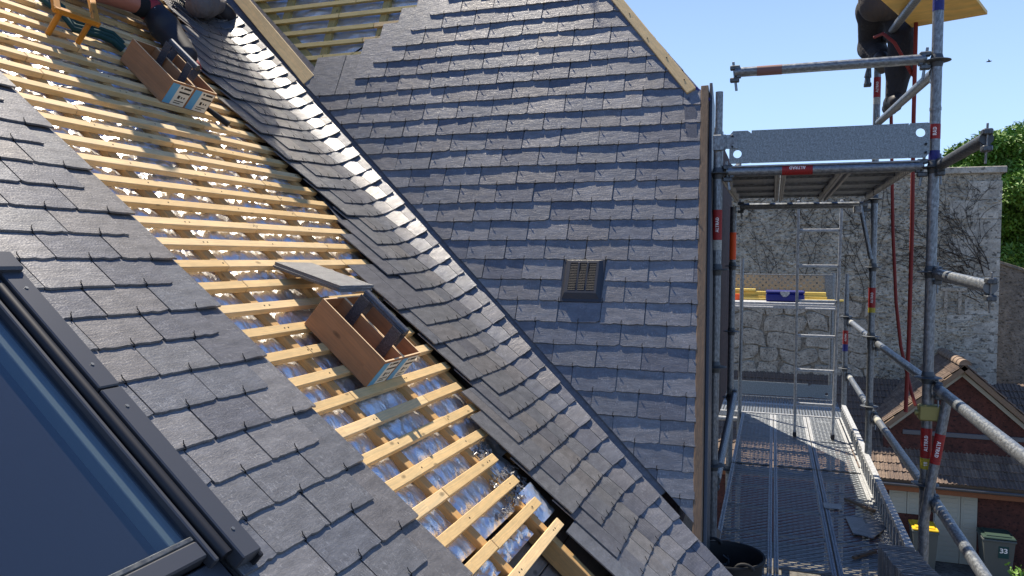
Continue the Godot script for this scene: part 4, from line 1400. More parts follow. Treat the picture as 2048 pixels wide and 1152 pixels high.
func end_platform() -> void:
	var o := thing("end_scaffold", "second scaffold platform across the far end carrying a blue case", "scaffolding", Vector3(0, -8.6, -9.4))
	# low deck across the end, with its toe board
	plank(o, Vector3(-1.3, -1.66, -8.93), Vector3(0.70, -1.605, -8.36), true)
	plank(o, Vector3(-1.3, -1.66, -9.42), Vector3(0.70, -1.605, -8.94), true)
	var tb := MB.new()
	holed_plate(tb, 0.40, 0.69, -1.60, -1.445, Vector2(0.60, -1.55), 0.018, -9.452, -9.444)
	tb.box(Vector3(-1.3, -1.60, -9.452), Vector3(0.40, -1.445, -9.444), 0)
	part(o, "toe_board", tb, M.alu_dull)
	ledger(o, "transom", Vector3(-1.3, -1.68, -8.31), Vector3(0.69, -1.68, -8.31), M.galv_white, Vector2(0, 0))
	# upper platform
	var dk := MB.new()
	dk.box(Vector3(-1.3, -0.515, -9.75), Vector3(0.66, -0.492, -9.12), 0.003)
	dk.box(Vector3(-1.3, -0.560, -9.13), Vector3(0.66, -0.517, -9.10), 0.003)
	part(o, "platform_deck", dk, M.galv_white)
	var ed := MB.new()
	ed.tube([Vector3(-1.3, -0.545, -9.07), Vector3(0.0, -0.548, -9.07)], 0.012, 10)
	ed.tube([Vector3(0.34, -0.552, -9.07), Vector3(0.64, -0.552, -9.07)], 0.012, 10)
	part(o, "deck_edge_tube", ed, M.galv_white)
	var pf := MB.new()
	pf.quad_uv(Vector3(-1.3, -0.485, -9.74), Vector3(0.655, -0.485, -9.74), Vector3(0.655, -0.20, -9.74), Vector3(-1.3, -0.20, -9.74), Vector2(0, 0), Vector2(1.955, 0), Vector2(1.955, 0.285), Vector2(0, 0.285))
	var pt := part(o, "perforated_toe_board", pf, M.perf)
	var rim := MB.new()
	rim.box(Vector3(-1.3, -0.200, -9.755), Vector3(0.66, -0.186, -9.735), 0.002)
	rim.box(Vector3(0.57, -0.485, -9.738), Vector3(0.658, -0.201, -9.733), 0.001)
	part(pt, "rim", rim, M.galv)
	for x in [0.61]:
		for z in [-9.12, -9.78]:
			var st := MB.new()
			st.pipe(Vector3(x + 0.05, -8.6, z), Vector3(x + 0.05, -0.16, z), 0.0215)
			part(o, "standard", st, M.galv)

func scaffold_things() -> void:
	# ladder
	var lad := thing("ladder", "aluminium ladder standing on the lower scaffold deck", "ladder", Vector3(0.36, -1.6, -7.3))
	for s in [-1.0, 1.0]:
		var a := Vector3(0.363 + 0.158 * s, -1.595, -7.32)
		var b := Vector3(0.363 + 0.172 * s, 0.50, -7.08)
		var y := (b - a).normalized()
		var x := (Vector3.RIGHT - y * y.x).normalized()
		var mb := MB.new()
		mb.box(Vector3(-0.011, 0.03, -0.028), Vector3(0.011, (b - a).length(), 0.028), 0.003, Transform3D(Basis(x, y, x.cross(y)), a))
		part(lad, "stile", mb, M.alu)
		var f := MB.new()
		f.box(Vector3(-0.016, 0.0, -0.034), Vector3(0.016, 0.045, 0.034), 0.004, Transform3D(Basis(x, y, x.cross(y)), a))
		part(lad, "foot", f, M.black)
	for i in 6:
		var y := -1.295 + 0.308 * i
		var z := lerpf(-7.32, -7.08, (y + 1.595) / 2.1)
		var w := lerpf(0.158, 0.172, (y + 1.595) / 2.1) - 0.011
		var mb := MB.new()
		mb.box(Vector3(0.363 - w, y - 0.013, z - 0.014), Vector3(0.363 + w, y + 0.013, z + 0.014), 0.004)
		part(lad, "rung", mb, M.alu)
	# hoses
	var h1 := MB.new()
	h1.tube([Vector3(0.74, 1.46, -6.0), Vector3(0.765, 1.2, -6.1), Vector3(0.785, 0.75, -6.12), Vector3(0.805, 0.2, -6.12), Vector3(0.835, -0.31, -6.1), Vector3(0.87, -0.62, -6.08), Vector3(0.93, -0.92, -6.0), Vector3(0.955, -1.02, -5.95)], 0.0115, 10)
	single("hoist_rope", "thin red brown rope hanging nearer the inner pole of the scaffold", "rope", h1, M.rope, Vector3(0.8, 0, -6.1), "red ropes hanging beside the scaffold")
	var h2 := MB.new()
	h2.tube([Vector3(0.83, 2.6, -5.5), Vector3(0.825, 1.6, -5.5), Vector3(0.82, 0.9, -5.46), Vector3(0.822, 0.2, -5.42), Vector3(0.824, -0.5, -5.44), Vector3(0.822, -0.85, -5.46), Vector3(0.82, -0.98, -5.46)], 0.0125, 10)
	single("hoist_rope", "thicker red brown rope hanging just left of the tall right pole", "rope", h2, M.rope, Vector3(0.82, 0, -5.45), "red ropes hanging beside the scaffold")
	var st := MB.new()
	st.tube([Vector3(0.60, 1.462, -5.62), Vector3(0.637, 1.45, -5.5), Vector3(0.70, 1.374, -5.46), Vector3(0.754, 1.272, -5.46), Vector3(0.822, 1.166, -5.5), Vector3(0.808, 1.19, -5.52), Vector3(0.767, 1.28, -5.54), Vector3(0.74, 1.36, -5.62)], 0.0105, 8)
	single("lifting_sling", "red lifting sling looped below the climbing worker", "rope", st, M.rope, Vector3(0.7, 1.3, -5.6))
	# yellow panel overhead
	var yp := MB.new()
	var A := Vector3(0.818, 1.50, -5.60)
	var along := Vector3(-0.375, 0, 0.927)
	var across := Vector3(0.927, 0, 0.375)
	var B := A + across * 0.42
	var D := A + along * 1.15
	var C := D + across * 0.42
	var up := Vector3(0, 0.021, 0)
	yp.quad_uv(A, D, C, B, Vector2(0, 0), Vector2(0, 0.7), Vector2(0.6, 0.7), Vector2(0.6, 0))
	yp.quad(A + up, B + up, C + up, D + up)
	for e in [[A, B], [B, C], [C, D], [D, A]]: yp.quad(e[0], e[1], e[1] + up, e[0] + up)
	var yt := single("plywood_sheet", "yellow plywood sheet overhead beside the top of the right pole", "plywood", yp, M.ply, A)
	# bucket on the near deck
	var bt := thing("bucket", "black rubber builder's bucket at the foot of the gable", "bucket", Vector3(-0.165, -1.60, -3.44))
	var c := Vector3(-0.165, -1.60, -3.44)
	var bw := MB.new()
	bw.lathe([Vector2(0.002, 0.004), Vector2(0.108, 0.004), Vector2(0.112, 0.0), Vector2(0.128, 0.12), Vector2(0.148, 0.292), Vector2(0.156, 0.296), Vector2(0.158, 0.304), Vector2(0.155, 0.310), Vector2(0.147, 0.308), Vector2(0.144, 0.296), Vector2(0.124, 0.12), Vector2(0.106, 0.012), Vector2(0.002, 0.010)], c, 40)
	part(bt, "tub", bw, M.rubber)
	for s in [-1.0, 1.0]:
		var hd := MB.new()
		var pts := []
		for i in 9:
			var a := PI * i / 8
			pts.append(c + Vector3(cos(a) * 0.035, 0.300 + sin(a) * 0.022, 0).rotated(Vector3.UP, 0.0) + Vector3(0, 0, -0.152 * s) .rotated(Vector3.UP, 0.5))
		hd.tube(pts, 0.007, 8)
		part(bt, "grip", hd, M.rubber)
	var bail := MB.new()
	bail.tube([c + Vector3(-0.155, 0.29, 0.03), c + Vector3(-0.19, 0.20, 0.12), c + Vector3(-0.12, 0.08, 0.20), c + Vector3(0.0, 0.04, 0.21)], 0.004, 6)
	part(bt, "bail", bail, M.wire)
	var lump := MB.new()
	for i in 3:
		var q := []
		for k in 6:
			var a := TAU * k / 5.0 + i
			q.append(c + Vector3(-0.02, 0.18 + 0.012 * k, -0.128) + Vector3(cos(a) * 0.02, sin(a) * 0.016, 0.004 * i))
		lump.tube(q, 0.004, 6)
	part(bt, "loop_of_wire", lump, M.galv_dark)
	# a pack of slates on edge against the toe board, with a wooden block before it
	var sp := thing("slate_pack", "pack of slates stood on edge at the near end of the deck", "slates", Vector3(0.58, -1.6, -3.85))
	for i in 26:
		var z := -4.02 + 0.0165 * i
		var mb := MB.new()
		mb.uo = Vector2(rng.randf(), rng.randf())
		var hh := 0.222 + rng.randf_range(-0.004, 0.004)
		mb.box(Vector3(0.0, 0.0, 0.0), Vector3(0.16, hh, 0.0058), 0.0008, Transform3D(Basis(Vector3(1, 0, 0), -0.09 + rng.randf_range(-0.012, 0.012)) * Basis(Vector3(0, 1, 0), rng.randf_range(-0.01, 0.01)), Vector3(0.50 + 0.0028 * i + rng.randf_range(-0.003, 0.003), -1.598, z)))
		part(sp, "slate", mb, M["slate%d" % rng.randi_range(0, 4)])
	var blk := MB.new()
	blk.box(Vector3(0.515, -1.598, -4.13), Vector3(0.585, -1.44, -4.09), 0.003, Transform3D(Basis(Vector3(0, 0, 1), 0.0), Vector3(0.0, 0.0, 0.0)))
	single("wood_block", "pale wooden block standing before the pack of slates", "block", blk, M.grey_wood, Vector3(0.55, -1.598, -4.1))
	# odd slates and battens left on the deck
	var xs := [[Vector3(0.515, -1.597, -4.90), 0.06, 0.0], [Vector3(0.515, -1.590, -4.87), -0.42, 0.004], [Vector3(0.39, -1.597, -5.35), 0.02, 0.0]]
	for i in 3:
		var mb := slab(ragged(0.10 if i == 0 else 0.11, 0.32 if i < 2 else 0.10), 0.006, 0.006, 0.32)
		var s := MeshInstance3D.new()
		s.name = numbered("dropped_slate")
		s.mesh = mb.mesh()
		s.material_override = M["slate%d" % i]
		add_child(s)
		s.transform = Transform3D(Basis(Vector3.UP, xs[i][1]) * Basis(Vector3(1, 0, 0), -PI / 2), xs[i][0] + Vector3(0, 0, 0.1) + O)
		tag(s, ["dark slate lying flat on the near deck beside the batten offcuts", "dark slate fanned on top of another slate on the deck", "broken bit of slate on the deck near the plank joint"][i], "slate", "slates dropped on the deck")
	var off := [[Vector3(0.478, -1.585, -5.47), Vector3(0.628, -1.585, -5.255), 0.026], [Vector3(0.43, -1.592, -4.41), Vector3(0.555, -1.592, -4.55), 0.018]]
	for i in 2:
		var a: Vector3 = off[i][0]
		var b: Vector3 = off[i][1]
		var d := (b - a).normalized()
		var mb := MB.new()
		mb.uo = Vector2(0.3 * i, 0.5)
		mb.box(Vector3(0, -0.008, -off[i][2] / 2), Vector3((b - a).length(), 0.008, off[i][2] / 2), 0.001, Transform3D(Basis(d, Vector3.UP, d.cross(Vector3.UP)), a))
		single("batten_offcut", ["longer batten offcut lying across the deck by the toe board", "thin batten offcut lying below the dropped slates"][i], "offcut", mb, M.old_wood, a, "batten offcuts on the deck")
	# blue case, yellow boards on the far platform
	var bc := thing("tool_case", "dark blue tool case on the far scaffold platform", "tool case", Vector3(0.13, -0.49, -9.35))
	var body := MB.new()
	body.box(Vector3(-0.08, -0.490, -9.48), Vector3(0.335, -0.40, -9.24), 0.012)
	part(bc, "body", body, M.blue_case)
	var lid := MB.new()
	lid.box(Vector3(-0.083, -0.398, -9.483), Vector3(0.338, -0.366, -9.237), 0.010)
	part(bc, "lid", lid, M.blue_case)
	var lt := MB.new()
	lt.prism(PackedVector2Array([Vector2(0.075, -0.374), Vector2(0.175, -0.374), Vector2(0.175, -0.40), Vector2(0.14, -0.435), Vector2(0.11, -0.435), Vector2(0.075, -0.40)]), -9.238, -9.226)
	part(bc, "latch", lt, M.galv_white)
	var bd := [[Vector3(-1.2, -0.489, -9.66), Vector3(0.59, -0.44, -9.56), 0.0], [Vector3(-1.25, -0.438, -9.68), Vector3(0.58, -0.39, -9.58), 0.0], [Vector3(-1.2, -0.389, -9.67), Vector3(-0.2, -0.362, -9.55), 0.0], [Vector3(-0.9, -0.489, -9.54), Vector3(0.80, -0.467, -9.50), 0.0]]
	for i in 4:
		var mb := MB.new()
		mb.uo = Vector2(0.2 * i, 0.1)
		mb.box(bd[i][0], bd[i][1], 0.003)
		single("yellow_board", ["lowest yellow board behind the blue case", "second yellow board up, right of and behind the blue case", "short topmost yellow board left of the blue case", "thin yellow board poking out past the far platform's right end"][i], "board", mb, M.yellow, bd[i][0], "yellow boards on the far platform")
	var og := MB.new()
	og.tube([Vector3(-0.40, -0.489, -9.44), Vector3(-0.40, -0.42, -9.44)], [0.045, 0.04], 14)
	single("orange_pot", "orange pot at the left end of the yellow boards", "pot", og, M.orange, Vector3(-0.4, -0.49, -9.44))

# ---------------------------------------------------------------- surroundings
func tile_mesh(v: int) -> ArrayMesh:
	var mb := MB.new()
	mb.uo = Vector2(v * 0.37, v * 0.21)
	var xs := [[0.0, 0.0], [0.018, 0.0], [0.032, 0.026], [0.062, 0.026], [0.076, 0.004], [0.116, 0.004], [0.130, 0.026], [0.160, 0.026], [0.174, 0.0], [0.222, 0.0]]
	var L := 0.40
	for i in xs.size() - 1:
		var a = xs[i]
		var b = xs[i + 1]
		var zt := 0.030
		mb.quad(Vector3(a[0], 0, a[1] + zt), Vector3(b[0], 0, b[1] + zt), Vector3(b[0], L, b[1]), Vector3(a[0], L, a[1]))
		mb.quad(Vector3(a[0], 0, a[1] + zt - 0.018), Vector3(b[0], 0, b[1] + zt - 0.018), Vector3(b[0], 0, b[1] + zt), Vector3(a[0], 0, a[1] + zt))
	mb.quad(Vector3(0, L, 0), Vector3(0, 0, 0.012), Vector3(0, 0, 0.03), Vector3(0, L, 0.0))
	return mb.mesh()

# rows of tiles on a slope; rows from first_stuff on are joined into one part
func tiled(parent: Node3D, f: Transform3D, cols: int, rows: int, first_stuff: int, skip: Callable) -> void:
	var meshes := [tile_mesh(0), tile_mesh(1), tile_mesh(2)]
	var rest := []
	for r in rows:
		for c in cols:
			var x := c * 0.225 + (0.112 if r % 2 == 1 else 0.0)
			if skip.call(x, r * 0.33): continue
			var t := f * Transform3D(Basis(Vector3(0, 0, 1), rng.randf_range(-0.012, 0.012)), Vector3(x, r * 0.33 + rng.randf_range(-0.008, 0.008), rng.randf_range(0, 0.006)))
			t.origin -= org[parent]
			if r < first_stuff:
				var o := MeshInstance3D.new()
				o.name = "roof_tile"
				o.mesh = meshes[rng.randi() % 3]
				o.material_override = [M.tile, M.tile2, M.tile3][rng.randi() % 3]
				o.transform = t
				parent.add_child(o, true)
			else: rest.append(t)
	if rest.size():
		var mm := MultiMesh.new()
		mm.transform_format = MultiMesh.TRANSFORM_3D
		mm.mesh = meshes[0]
		mm.instance_count = rest.size()
		for i in rest.size(): mm.set_instance_transform(i, rest[i])
		var o := MultiMeshInstance3D.new()
		o.name = "far_tiles"
		o.multimesh = mm
		o.material_override = M.tile
		o.set_meta("kind", "stuff")
		parent.add_child(o, true)

func house() -> void:
	var o := thing("tiled_house", "low red house with brown tiled roof and white shutters below the scaffold", "house", Vector3(3, -8.6, -25))
	var wl := MB.new()
	wl.box(Vector3(-4, -8.6, -27.9), Vector3(10.5, -6.35, -24.35), 0)
	part(o, "wall", wl, M.red_wall)
	var s := sin(0.5219); var c := cos(0.5219)
	var f := Transform3D(Basis(Vector3(1, 0, 0), Vector3(0, s, -c), Vector3(0, c, s)), Vector3(-4.0, -6.27, -23.98))
	var deck := MB.new()
	deck.box(Vector3(0, 0.02, -0.12), Vector3(14.5, 4.62, -0.01), 0, f)
	part(o, "roof_deck", deck, M.old_wood)
	tiled(o, f, 64, 14, 4, func(x, y): return false)
	var fa := MB.new()
	fa.box(Vector3(-4.0, -6.56, -23.97), Vector3(10.5, -6.36, -23.94), 0.004)
	part(o, "fascia", fa, M.fascia)
	var sf := MB.new()
	sf.box(Vector3(-4.0, -6.40, -24.36), Vector3(10.5, -6.37, -23.975), 0)
	part(o, "soffit", sf, M.fascia)
	var gt := MB.new()
	for k in 8:
		var a0 := PI + PI * k / 8
		var a1 := PI + PI * (k + 1) / 8
		var p0 := Vector3(0, sin(a0) * 0.07, cos(a0) * 0.07); var p1 := Vector3(0, sin(a1) * 0.07, cos(a1) * 0.07)
		var L := Vector3(-4.0, -6.33, -23.86); var R := Vector3(10.5, -6.33, -23.86)
		gt.quad(L + p0, R + p0, R + p1, L + p1)
		gt.quad(L + p1 * 0.93, R + p1 * 0.93, R + p0 * 0.93, L + p0 * 0.93)
	gt.tube([Vector3(-4.0, -6.327, -23.79), Vector3(10.5, -6.327, -23.79)], 0.009, 8)
	part(o, "gutter", gt, M.zinc)
	# shutters and door
	for d in [[4.43, 5.10, -8.58, -6.62, "door_leaf"], [5.11, 5.52, -8.58, -6.62, "door_leaf"], [3.28, 3.74, -7.30, -6.60, "shutter"], [3.75, 4.06, -7.30, -6.60, "shutter"], [2.4, 2.9, -7.6, -6.62, "shutter"]]:
		var mb := MB.new()
		mb.box(Vector3(d[0], d[2], -24.35), Vector3(d[1], d[3], -24.30), 0.01)
		var leaf := part(o, d[4], mb, M.cream)
		var n := int((d[3] - d[2]) / 0.14)
		for i in n:
			var y: float = d[2] + 0.06 + i * 0.14
			var sl := MB.new()
			sl.box(Vector3(d[0] + 0.06, y, -24.302), Vector3(d[1] - 0.06, y + 0.11, -24.290), 0.004)
			part(leaf, "slat", sl, M.cream)
	# cross gable
	var g := 5.2
	var ry := -2.98
	var tn := 0.9
	var ang := atan(tn)
	var gw := MB.new()
	gw.prism(PackedVector2Array([Vector2(g - 2.0, -5.8), Vector2(g + 2.3, -5.8), Vector2(g + 2.3, ry - 2.3 * tn), Vector2(g, ry - 0.05), Vector2(g - 2.0, ry - 2.0 * tn)]), -25.3, -25.1)
	part(o, "gable", gw, M.red_wall)
	var st := MB.new()
	st.box(Vector3(g - 1.5, -5.16, -25.1), Vector3(g + 2.6, -5.02, -25.06), 0.01)
	part(o, "gable_flashing", st, M.zinc)
	for q in [-1.0, 1.0]:
		var dn := Vector3(q * cos(ang), -sin(ang), 0)
		var nn := Vector3(q * sin(ang), cos(ang), 0)
		var bb := MB.new()
		bb.box(Vector3(0.15, -0.30, -25.06), Vector3(2.75, -0.19, -25.02), 0.006, Transform3D(Basis(dn, nn * 1.0, Vector3(0, 0, q)), Vector3(g, ry + 0.02, 0) + (Vector3.ZERO if q > 0 else Vector3(0, 0, -50.08))))
		part(o, "barge_board", bb, M.cream)
		var dk := MB.new()
		dk.box(Vector3(0.0, -0.16, 0), Vector3(2.75, -0.02, 3.25), 0.005, Transform3D(Basis(dn, nn, Vector3(0, 0, 1)), Vector3(g, ry, -28.02)))
		part(o, "gable_roof", dk, M.old_wood)
		var fr: Transform3D
		if q < 0: fr = Transform3D(Basis(Vector3(0, 0, 1), -dn, nn), Vector3(g, ry, -28.0) + dn * 2.72 + nn * 0.0)
		else: fr = Transform3D(Basis(Vector3(0, 0, -1), -dn, nn), Vector3(g, ry, -24.74) + dn * 2.72)
		tiled(o, fr, 14, 8, 8 if q < 0 else 0, func(x, y): return y > 2.5)
	for i in 8:
		var rt := MB.new()
		var z0 := -24.70 - 0.42 * i
		for k in 10:
			var a0 := PI * k / 10 - 0.0
			var a1 := PI * (k + 1) / 10
			var p0 := Vector3(cos(a0), sin(a0), 0); var p1 := Vector3(cos(a1), sin(a1), 0)
			var cc := Vector3(g, ry - 0.02, 0)
			rt.trin(cc + p0 * 0.165 + Vector3(0, 0, z0), cc + p0 * 0.145 + Vector3(0, 0, z0 - 0.45), cc + p1 * 0.145 + Vector3(0, 0, z0 - 0.45), p0, p0, p1)
			rt.trin(cc + p0 * 0.165 + Vector3(0, 0, z0), cc + p1 * 0.145 + Vector3(0, 0, z0 - 0.45), cc + p1 * 0.165 + Vector3(0, 0, z0), p0, p1, p1)
			rt.quad(cc + p0 * 0.14 + Vector3(0, 0, z0), cc + p0 * 0.165 + Vector3(0, 0, z0), cc + p1 * 0.165 + Vector3(0, 0, z0), cc + p1 * 0.14 + Vector3(0, 0, z0))
			if i == 0: rt.tri(cc + Vector3(0, 0, z0 - 0.03), cc + p0 * 0.14 + Vector3(0, 0, z0 - 0.03), cc + p1 * 0.14 + Vector3(0, 0, z0 - 0.03))
		part(o, "ridge_tile", rt, M.tile3)

func wheelie_bin(x: float, z: float, w: float, lid: Material, label: String, number: String) -> void:
	var at := Vector3(x, -8.6, z)
	var o := thing("wheelie_bin", label, "bin", at, "bins by the red house")
	var h := 1.18
	var mb := MB.new()
	var lo := [Vector3(-w * 0.40, 0.06, 0.26), Vector3(w * 0.40, 0.06, 0.26), Vector3(w * 0.40, 0.06, -0.24), Vector3(-w * 0.40, 0.06, -0.24)]
	var hi := [Vector3(-w * 0.5, h, 0.34), Vector3(w * 0.5, h, 0.34), Vector3(w * 0.5, h, -0.36), Vector3(-w * 0.5, h, -0.36)]
	for i in 4: mb.quad(at + lo[i], at + lo[(i + 1) % 4], at + hi[(i + 1) % 4], at + hi[i])
	mb.quad(at + lo[3], at + lo[2], at + lo[1], at + lo[0])
	mb.box(at + Vector3(-w * 0.53, h - 0.05, -0.40), at + Vector3(w * 0.53, h + 0.01, 0.38), 0.012)
	part(o, "tub", mb, M.bin)
	var ld := MB.new()
	ld.box(at + Vector3(-w * 0.52, h + 0.015, -0.42), at + Vector3(w * 0.52, h + 0.07, 0.37), 0.02)
	ld.box(at + Vector3(-w * 0.40, h + 0.07, -0.34), at + Vector3(w * 0.40, h + 0.10, 0.28), 0.02)
	part(o, "lid", ld, lid)
	for s in [-1.0, 1.0]:
		var wh := MB.new()
		wh.tube([at + Vector3(s * w * 0.32, 0.11, -0.26), at + Vector3(s * w * 0.40, 0.11, -0.26)], 0.11, 16)
		part(o, "wheel", wh, M.black)
	if number:
		var st := MB.new()
		st.box(at + Vector3(-0.02, 0.70, 0.312), at + Vector3(0.22, 1.02, 0.318), 0, Transform3D(Basis.IDENTITY, Vector3(0, 0, 0.012)))
		part(o, "number_sticker", st, M.green)
		var tm := TextMesh.new()
		var sf := SystemFont.new()
		sf.font_names = PackedStringArray(["Droid Sans"])
		sf.font_weight = 700
		tm.font = sf
		tm.text = number
		tm.font_size = 64
		tm.pixel_size = 0.0027
		tm.depth = 0.004
		var n := part(o, "number", tm, M.letter)
		n.position = Vector3(0.10, 0.90, 0.334)

func stone_wall() -> void:
	var o := thing("stone_wall", "tall grey rubble wall with crumbling render and bare creeper stems", "wall", Vector3(0, -8.6, -28.3))
	var core := MB.new()
	core.box(Vector3(-9, -8.6, -28.6), Vector3(6.74, 2.78, -28.10), 0)
	part(o, "wall_core", core, M.mortar)
	# the sheet of old render, its lower left torn back to the stones
	var poly := PackedVector2Array([Vector2(-9, 2.78), Vector2(-9, -1.0)])
	var x := -8.6
	while x < 2.9:
		poly.append(Vector2(x, -1.35 + rng.randf_range(-0.28, 0.25) + (0.3 if x > 0.5 else 0.0)))
		x += rng.randf_range(0.12, 0.35)
	var y := -1.3
	while y > -4.6:
		poly.append(Vector2(3.1 + rng.randf_range(-0.3, 0.3), y))
		y -= rng.randf_range(0.12, 0.3)
	poly.append(Vector2(3.1, -8.6)); poly.append(Vector2(6.73, -8.6)); poly.append(Vector2(6.73, 2.78))
	var rd := MB.new()
	rd.prism(poly, -28.12, -27.97)
	part(o, "old_render", rd, M.render_wall)
	# flaked edges and lumps standing proud of the render
	var lumps := MB.new()
	for i in 900:
		var c := Vector2(rng.randf_range(-2.0, 6.5), rng.randf_range(-4.0, 2.2))
		if c.x > 4.7 and c.y > -0.2 and rng.randf() < 0.8: continue
		var q := PackedVector2Array()
		var m := rng.randi_range(5, 8)
		var r := rng.randf_range(0.04, 0.20)
		for k in m: q.append(c + Vector2(cos(TAU * k / m) * 1.5, sin(TAU * k / m) * 0.7) * r * rng.randf_range(0.55, 1.1))
		var clip := Geometry2D.intersect_polygons(q, poly)
		if clip.size(): lumps.prism(clip[0], -27.975, -27.97 + rng.randf_range(0.008, 0.05))
	part(o, "flaked_render", lumps, M.render_wall, true)
	# rubble stones where the render has gone
	y = -4.9
	while y < -0.75:
		var h := rng.randf_range(0.42, 0.72)
		x = -3.4 + rng.randf_range(0, 0.6)
		while x < 3.5:
			var w := rng.randf_range(0.6, 1.5)
			var p := PackedVector2Array()
			for e in [[0.0, 0.0, 1.0, 0.0, 4], [1.0, 0.0, 1.0, 1.0, 2], [1.0, 1.0, 0.0, 1.0, 4], [0.0, 1.0, 0.0, 0.0, 2]]:
				for k in e[4]:
					var t: float = float(k) / e[4]
					var c := Vector2(lerpf(e[0], e[2], t), lerpf(e[1], e[3], t))
					var corner := 0.05 if k == 0 else 0.0
					c = c.lerp(Vector2(0.5, 0.5), corner * 2.0 + rng.randf_range(-0.03, 0.10))
					var jig := 0.07 * sin((x + c.x * w) * 2.7 + y) + 0.05 * sin((x + c.x * w) * 6.1)
					p.append(Vector2(x + 0.004 + c.x * (w - 0.008) + 0.06 * sin((y + c.y * h) * 5.0 + x), y + 0.003 + c.y * (h - 0.006) + jig))
			var mb := MB.new()
			mb.prism(p, -28.12, -28.035)
			var q := PackedVector2Array()
			var cen := Vector2(x + w / 2, y + h / 2)
			for e in p: q.append(cen + (e - cen) * 0.93)
			# a bevelled face
			var z1 := -28.035 + rng.randf_range(0.012, 0.05)
			for k in p.size():
				var kk := (k + 1) % p.size()
				mb.quad(Vector3(p[k].x, p[k].y, -28.035), Vector3(p[kk].x, p[kk].y, -28.035), Vector3(q[kk].x, q[kk].y, z1), Vector3(q[k].x, q[k].y, z1))
			mb.prism(q, z1 - 0.01, z1)
			part(o, "stone", mb, M.stone)
			x += w
		y += h
	# dressed blocks up the right edge, and the coping
	y = -4.2
	var odd := 0
	while y < 2.5:
		var w := 0.95 if odd % 2 == 0 else 1.45
		var mb := MB.new()
		mb.box(Vector3(6.765 - w, y + 0.01, -28.2), Vector3(6.765, y + 0.60, -27.955 + rng.randf_range(-0.006, 0.006)), 0.012)
		part(o, "quoin_block", mb, M.smooth_render)
		y += 0.61
		odd += 1
	var cp := MB.new()
	cp.box(Vector3(-9, 2.74, -28.7), Vector3(6.86, 2.95, -27.86), 0.02)
	part(o, "coping", cp, M.smooth_render)
	for q in [[5.22, -1.75, 0.10, 0.75], [5.62, -1.75, 0.10, 0.75], [5.12, -1.02, 0.75, 0.13]]:
		var mb := MB.new()
		mb.box(Vector3(q[0], q[1], -28.0), Vector3(q[0] + q[2], q[1] + q[3], -27.90), 0.015)
		part(o, "niche_stone", mb, M.stone)
	# bare creeper
	var vn := MB.new()
	var starts := []
	for i in 16: starts.append([Vector2(6.3 + rng.randf_range(-0.3, 0.2), rng.randf_range(-1.4, 0.0)), PI * rng.randf_range(0.50, 0.98), 2.6, 0.011])
	for i in 12: starts.append([Vector2(rng.randf_range(-0.2, 5.5), rng.randf_range(2.4, 2.75)), -PI * rng.randf_range(0.35, 0.65), 2.4, 0.010])
	for i in 8: starts.append([Vector2(rng.randf_range(-0.8, 3.4), rng.randf_range(-1.6, -0.6)), PI * rng.randf_range(0.35, 0.65), 2.8, 0.011])
	var count := 0
	while starts.size() and count < 420:
		var q = starts.pop_front()
		count += 1
		var p: Vector2 = q[0]
		var a: float = q[1]
		var step: float = q[2] / 9.0
		var path := []
		for k in 9:
			if p.x > 6.7 or p.y > 2.72: break
			path.append(Vector3(p.x, p.y, -27.93 + 0.012 * sin(k * 2.0)))
			a += rng.randf_range(-0.28, 0.28)
			p += Vector2(cos(a), sin(a)) * step
			if q[2] > 0.55 and rng.randf() < 0.42: starts.append([p, a + rng.randf_range(0.3, 0.9) * (1 if rng.randf() < 0.5 else -1), q[2] * rng.randf_range(0.35, 0.6), q[3] * 0.7])
		if path.size() > 2:
			var rr := []
			for k in path.size(): rr.append(lerpf(q[3], q[3] * 0.35, float(k) / (path.size() - 1)))
			vn.tube(path, rr, 4, false)
	single("bare_creeper", "leafless creeper stems spreading over the grey rubble wall", "creeper", vn, M.vine, Vector3(4, -1, -27.93))
	# the lower wall beyond
	var lw := MB.new()
	lw.prism(PackedVector2Array([Vector2(6.2, -8.6), Vector2(16, -8.6), Vector2(16, -2.6), Vector2(10.5, -1.75), Vector2(8.6, -0.80), Vector2(7.9, -0.34), Vector2(6.9, 0.0), Vector2(6.2, 0.05)]), -30.6, -30.0)
	var w2 := thing("far_wall", "lower dark stained wall sloping away right of the rubble wall", "wall", Vector3(9, -8.6, -30))
	part(w2, "masonry", lw, M.dark_wall)
	var lc := MB.new()
	var top := [Vector2(6.2, 0.05), Vector2(6.9, 0.0), Vector2(7.9, -0.34), Vector2(8.6, -0.80), Vector2(10.5, -1.75), Vector2(16, -2.6)]
	for i in top.size() - 1:
		var a := Vector3(top[i].x, top[i].y, -30.3); var b := Vector3(top[i + 1].x, top[i + 1].y, -30.3)
		var d := (b - a).normalized()
		lc.box(Vector3(0, -0.02, -0.36), Vector3((b - a).length(), 0.08, 0.36), 0.01, Transform3D(Basis(d, Vector3(-d.y, d.x, 0), Vector3(0, 0, 1)), a))
	part(w2, "coping", lc, M.dark_wall)

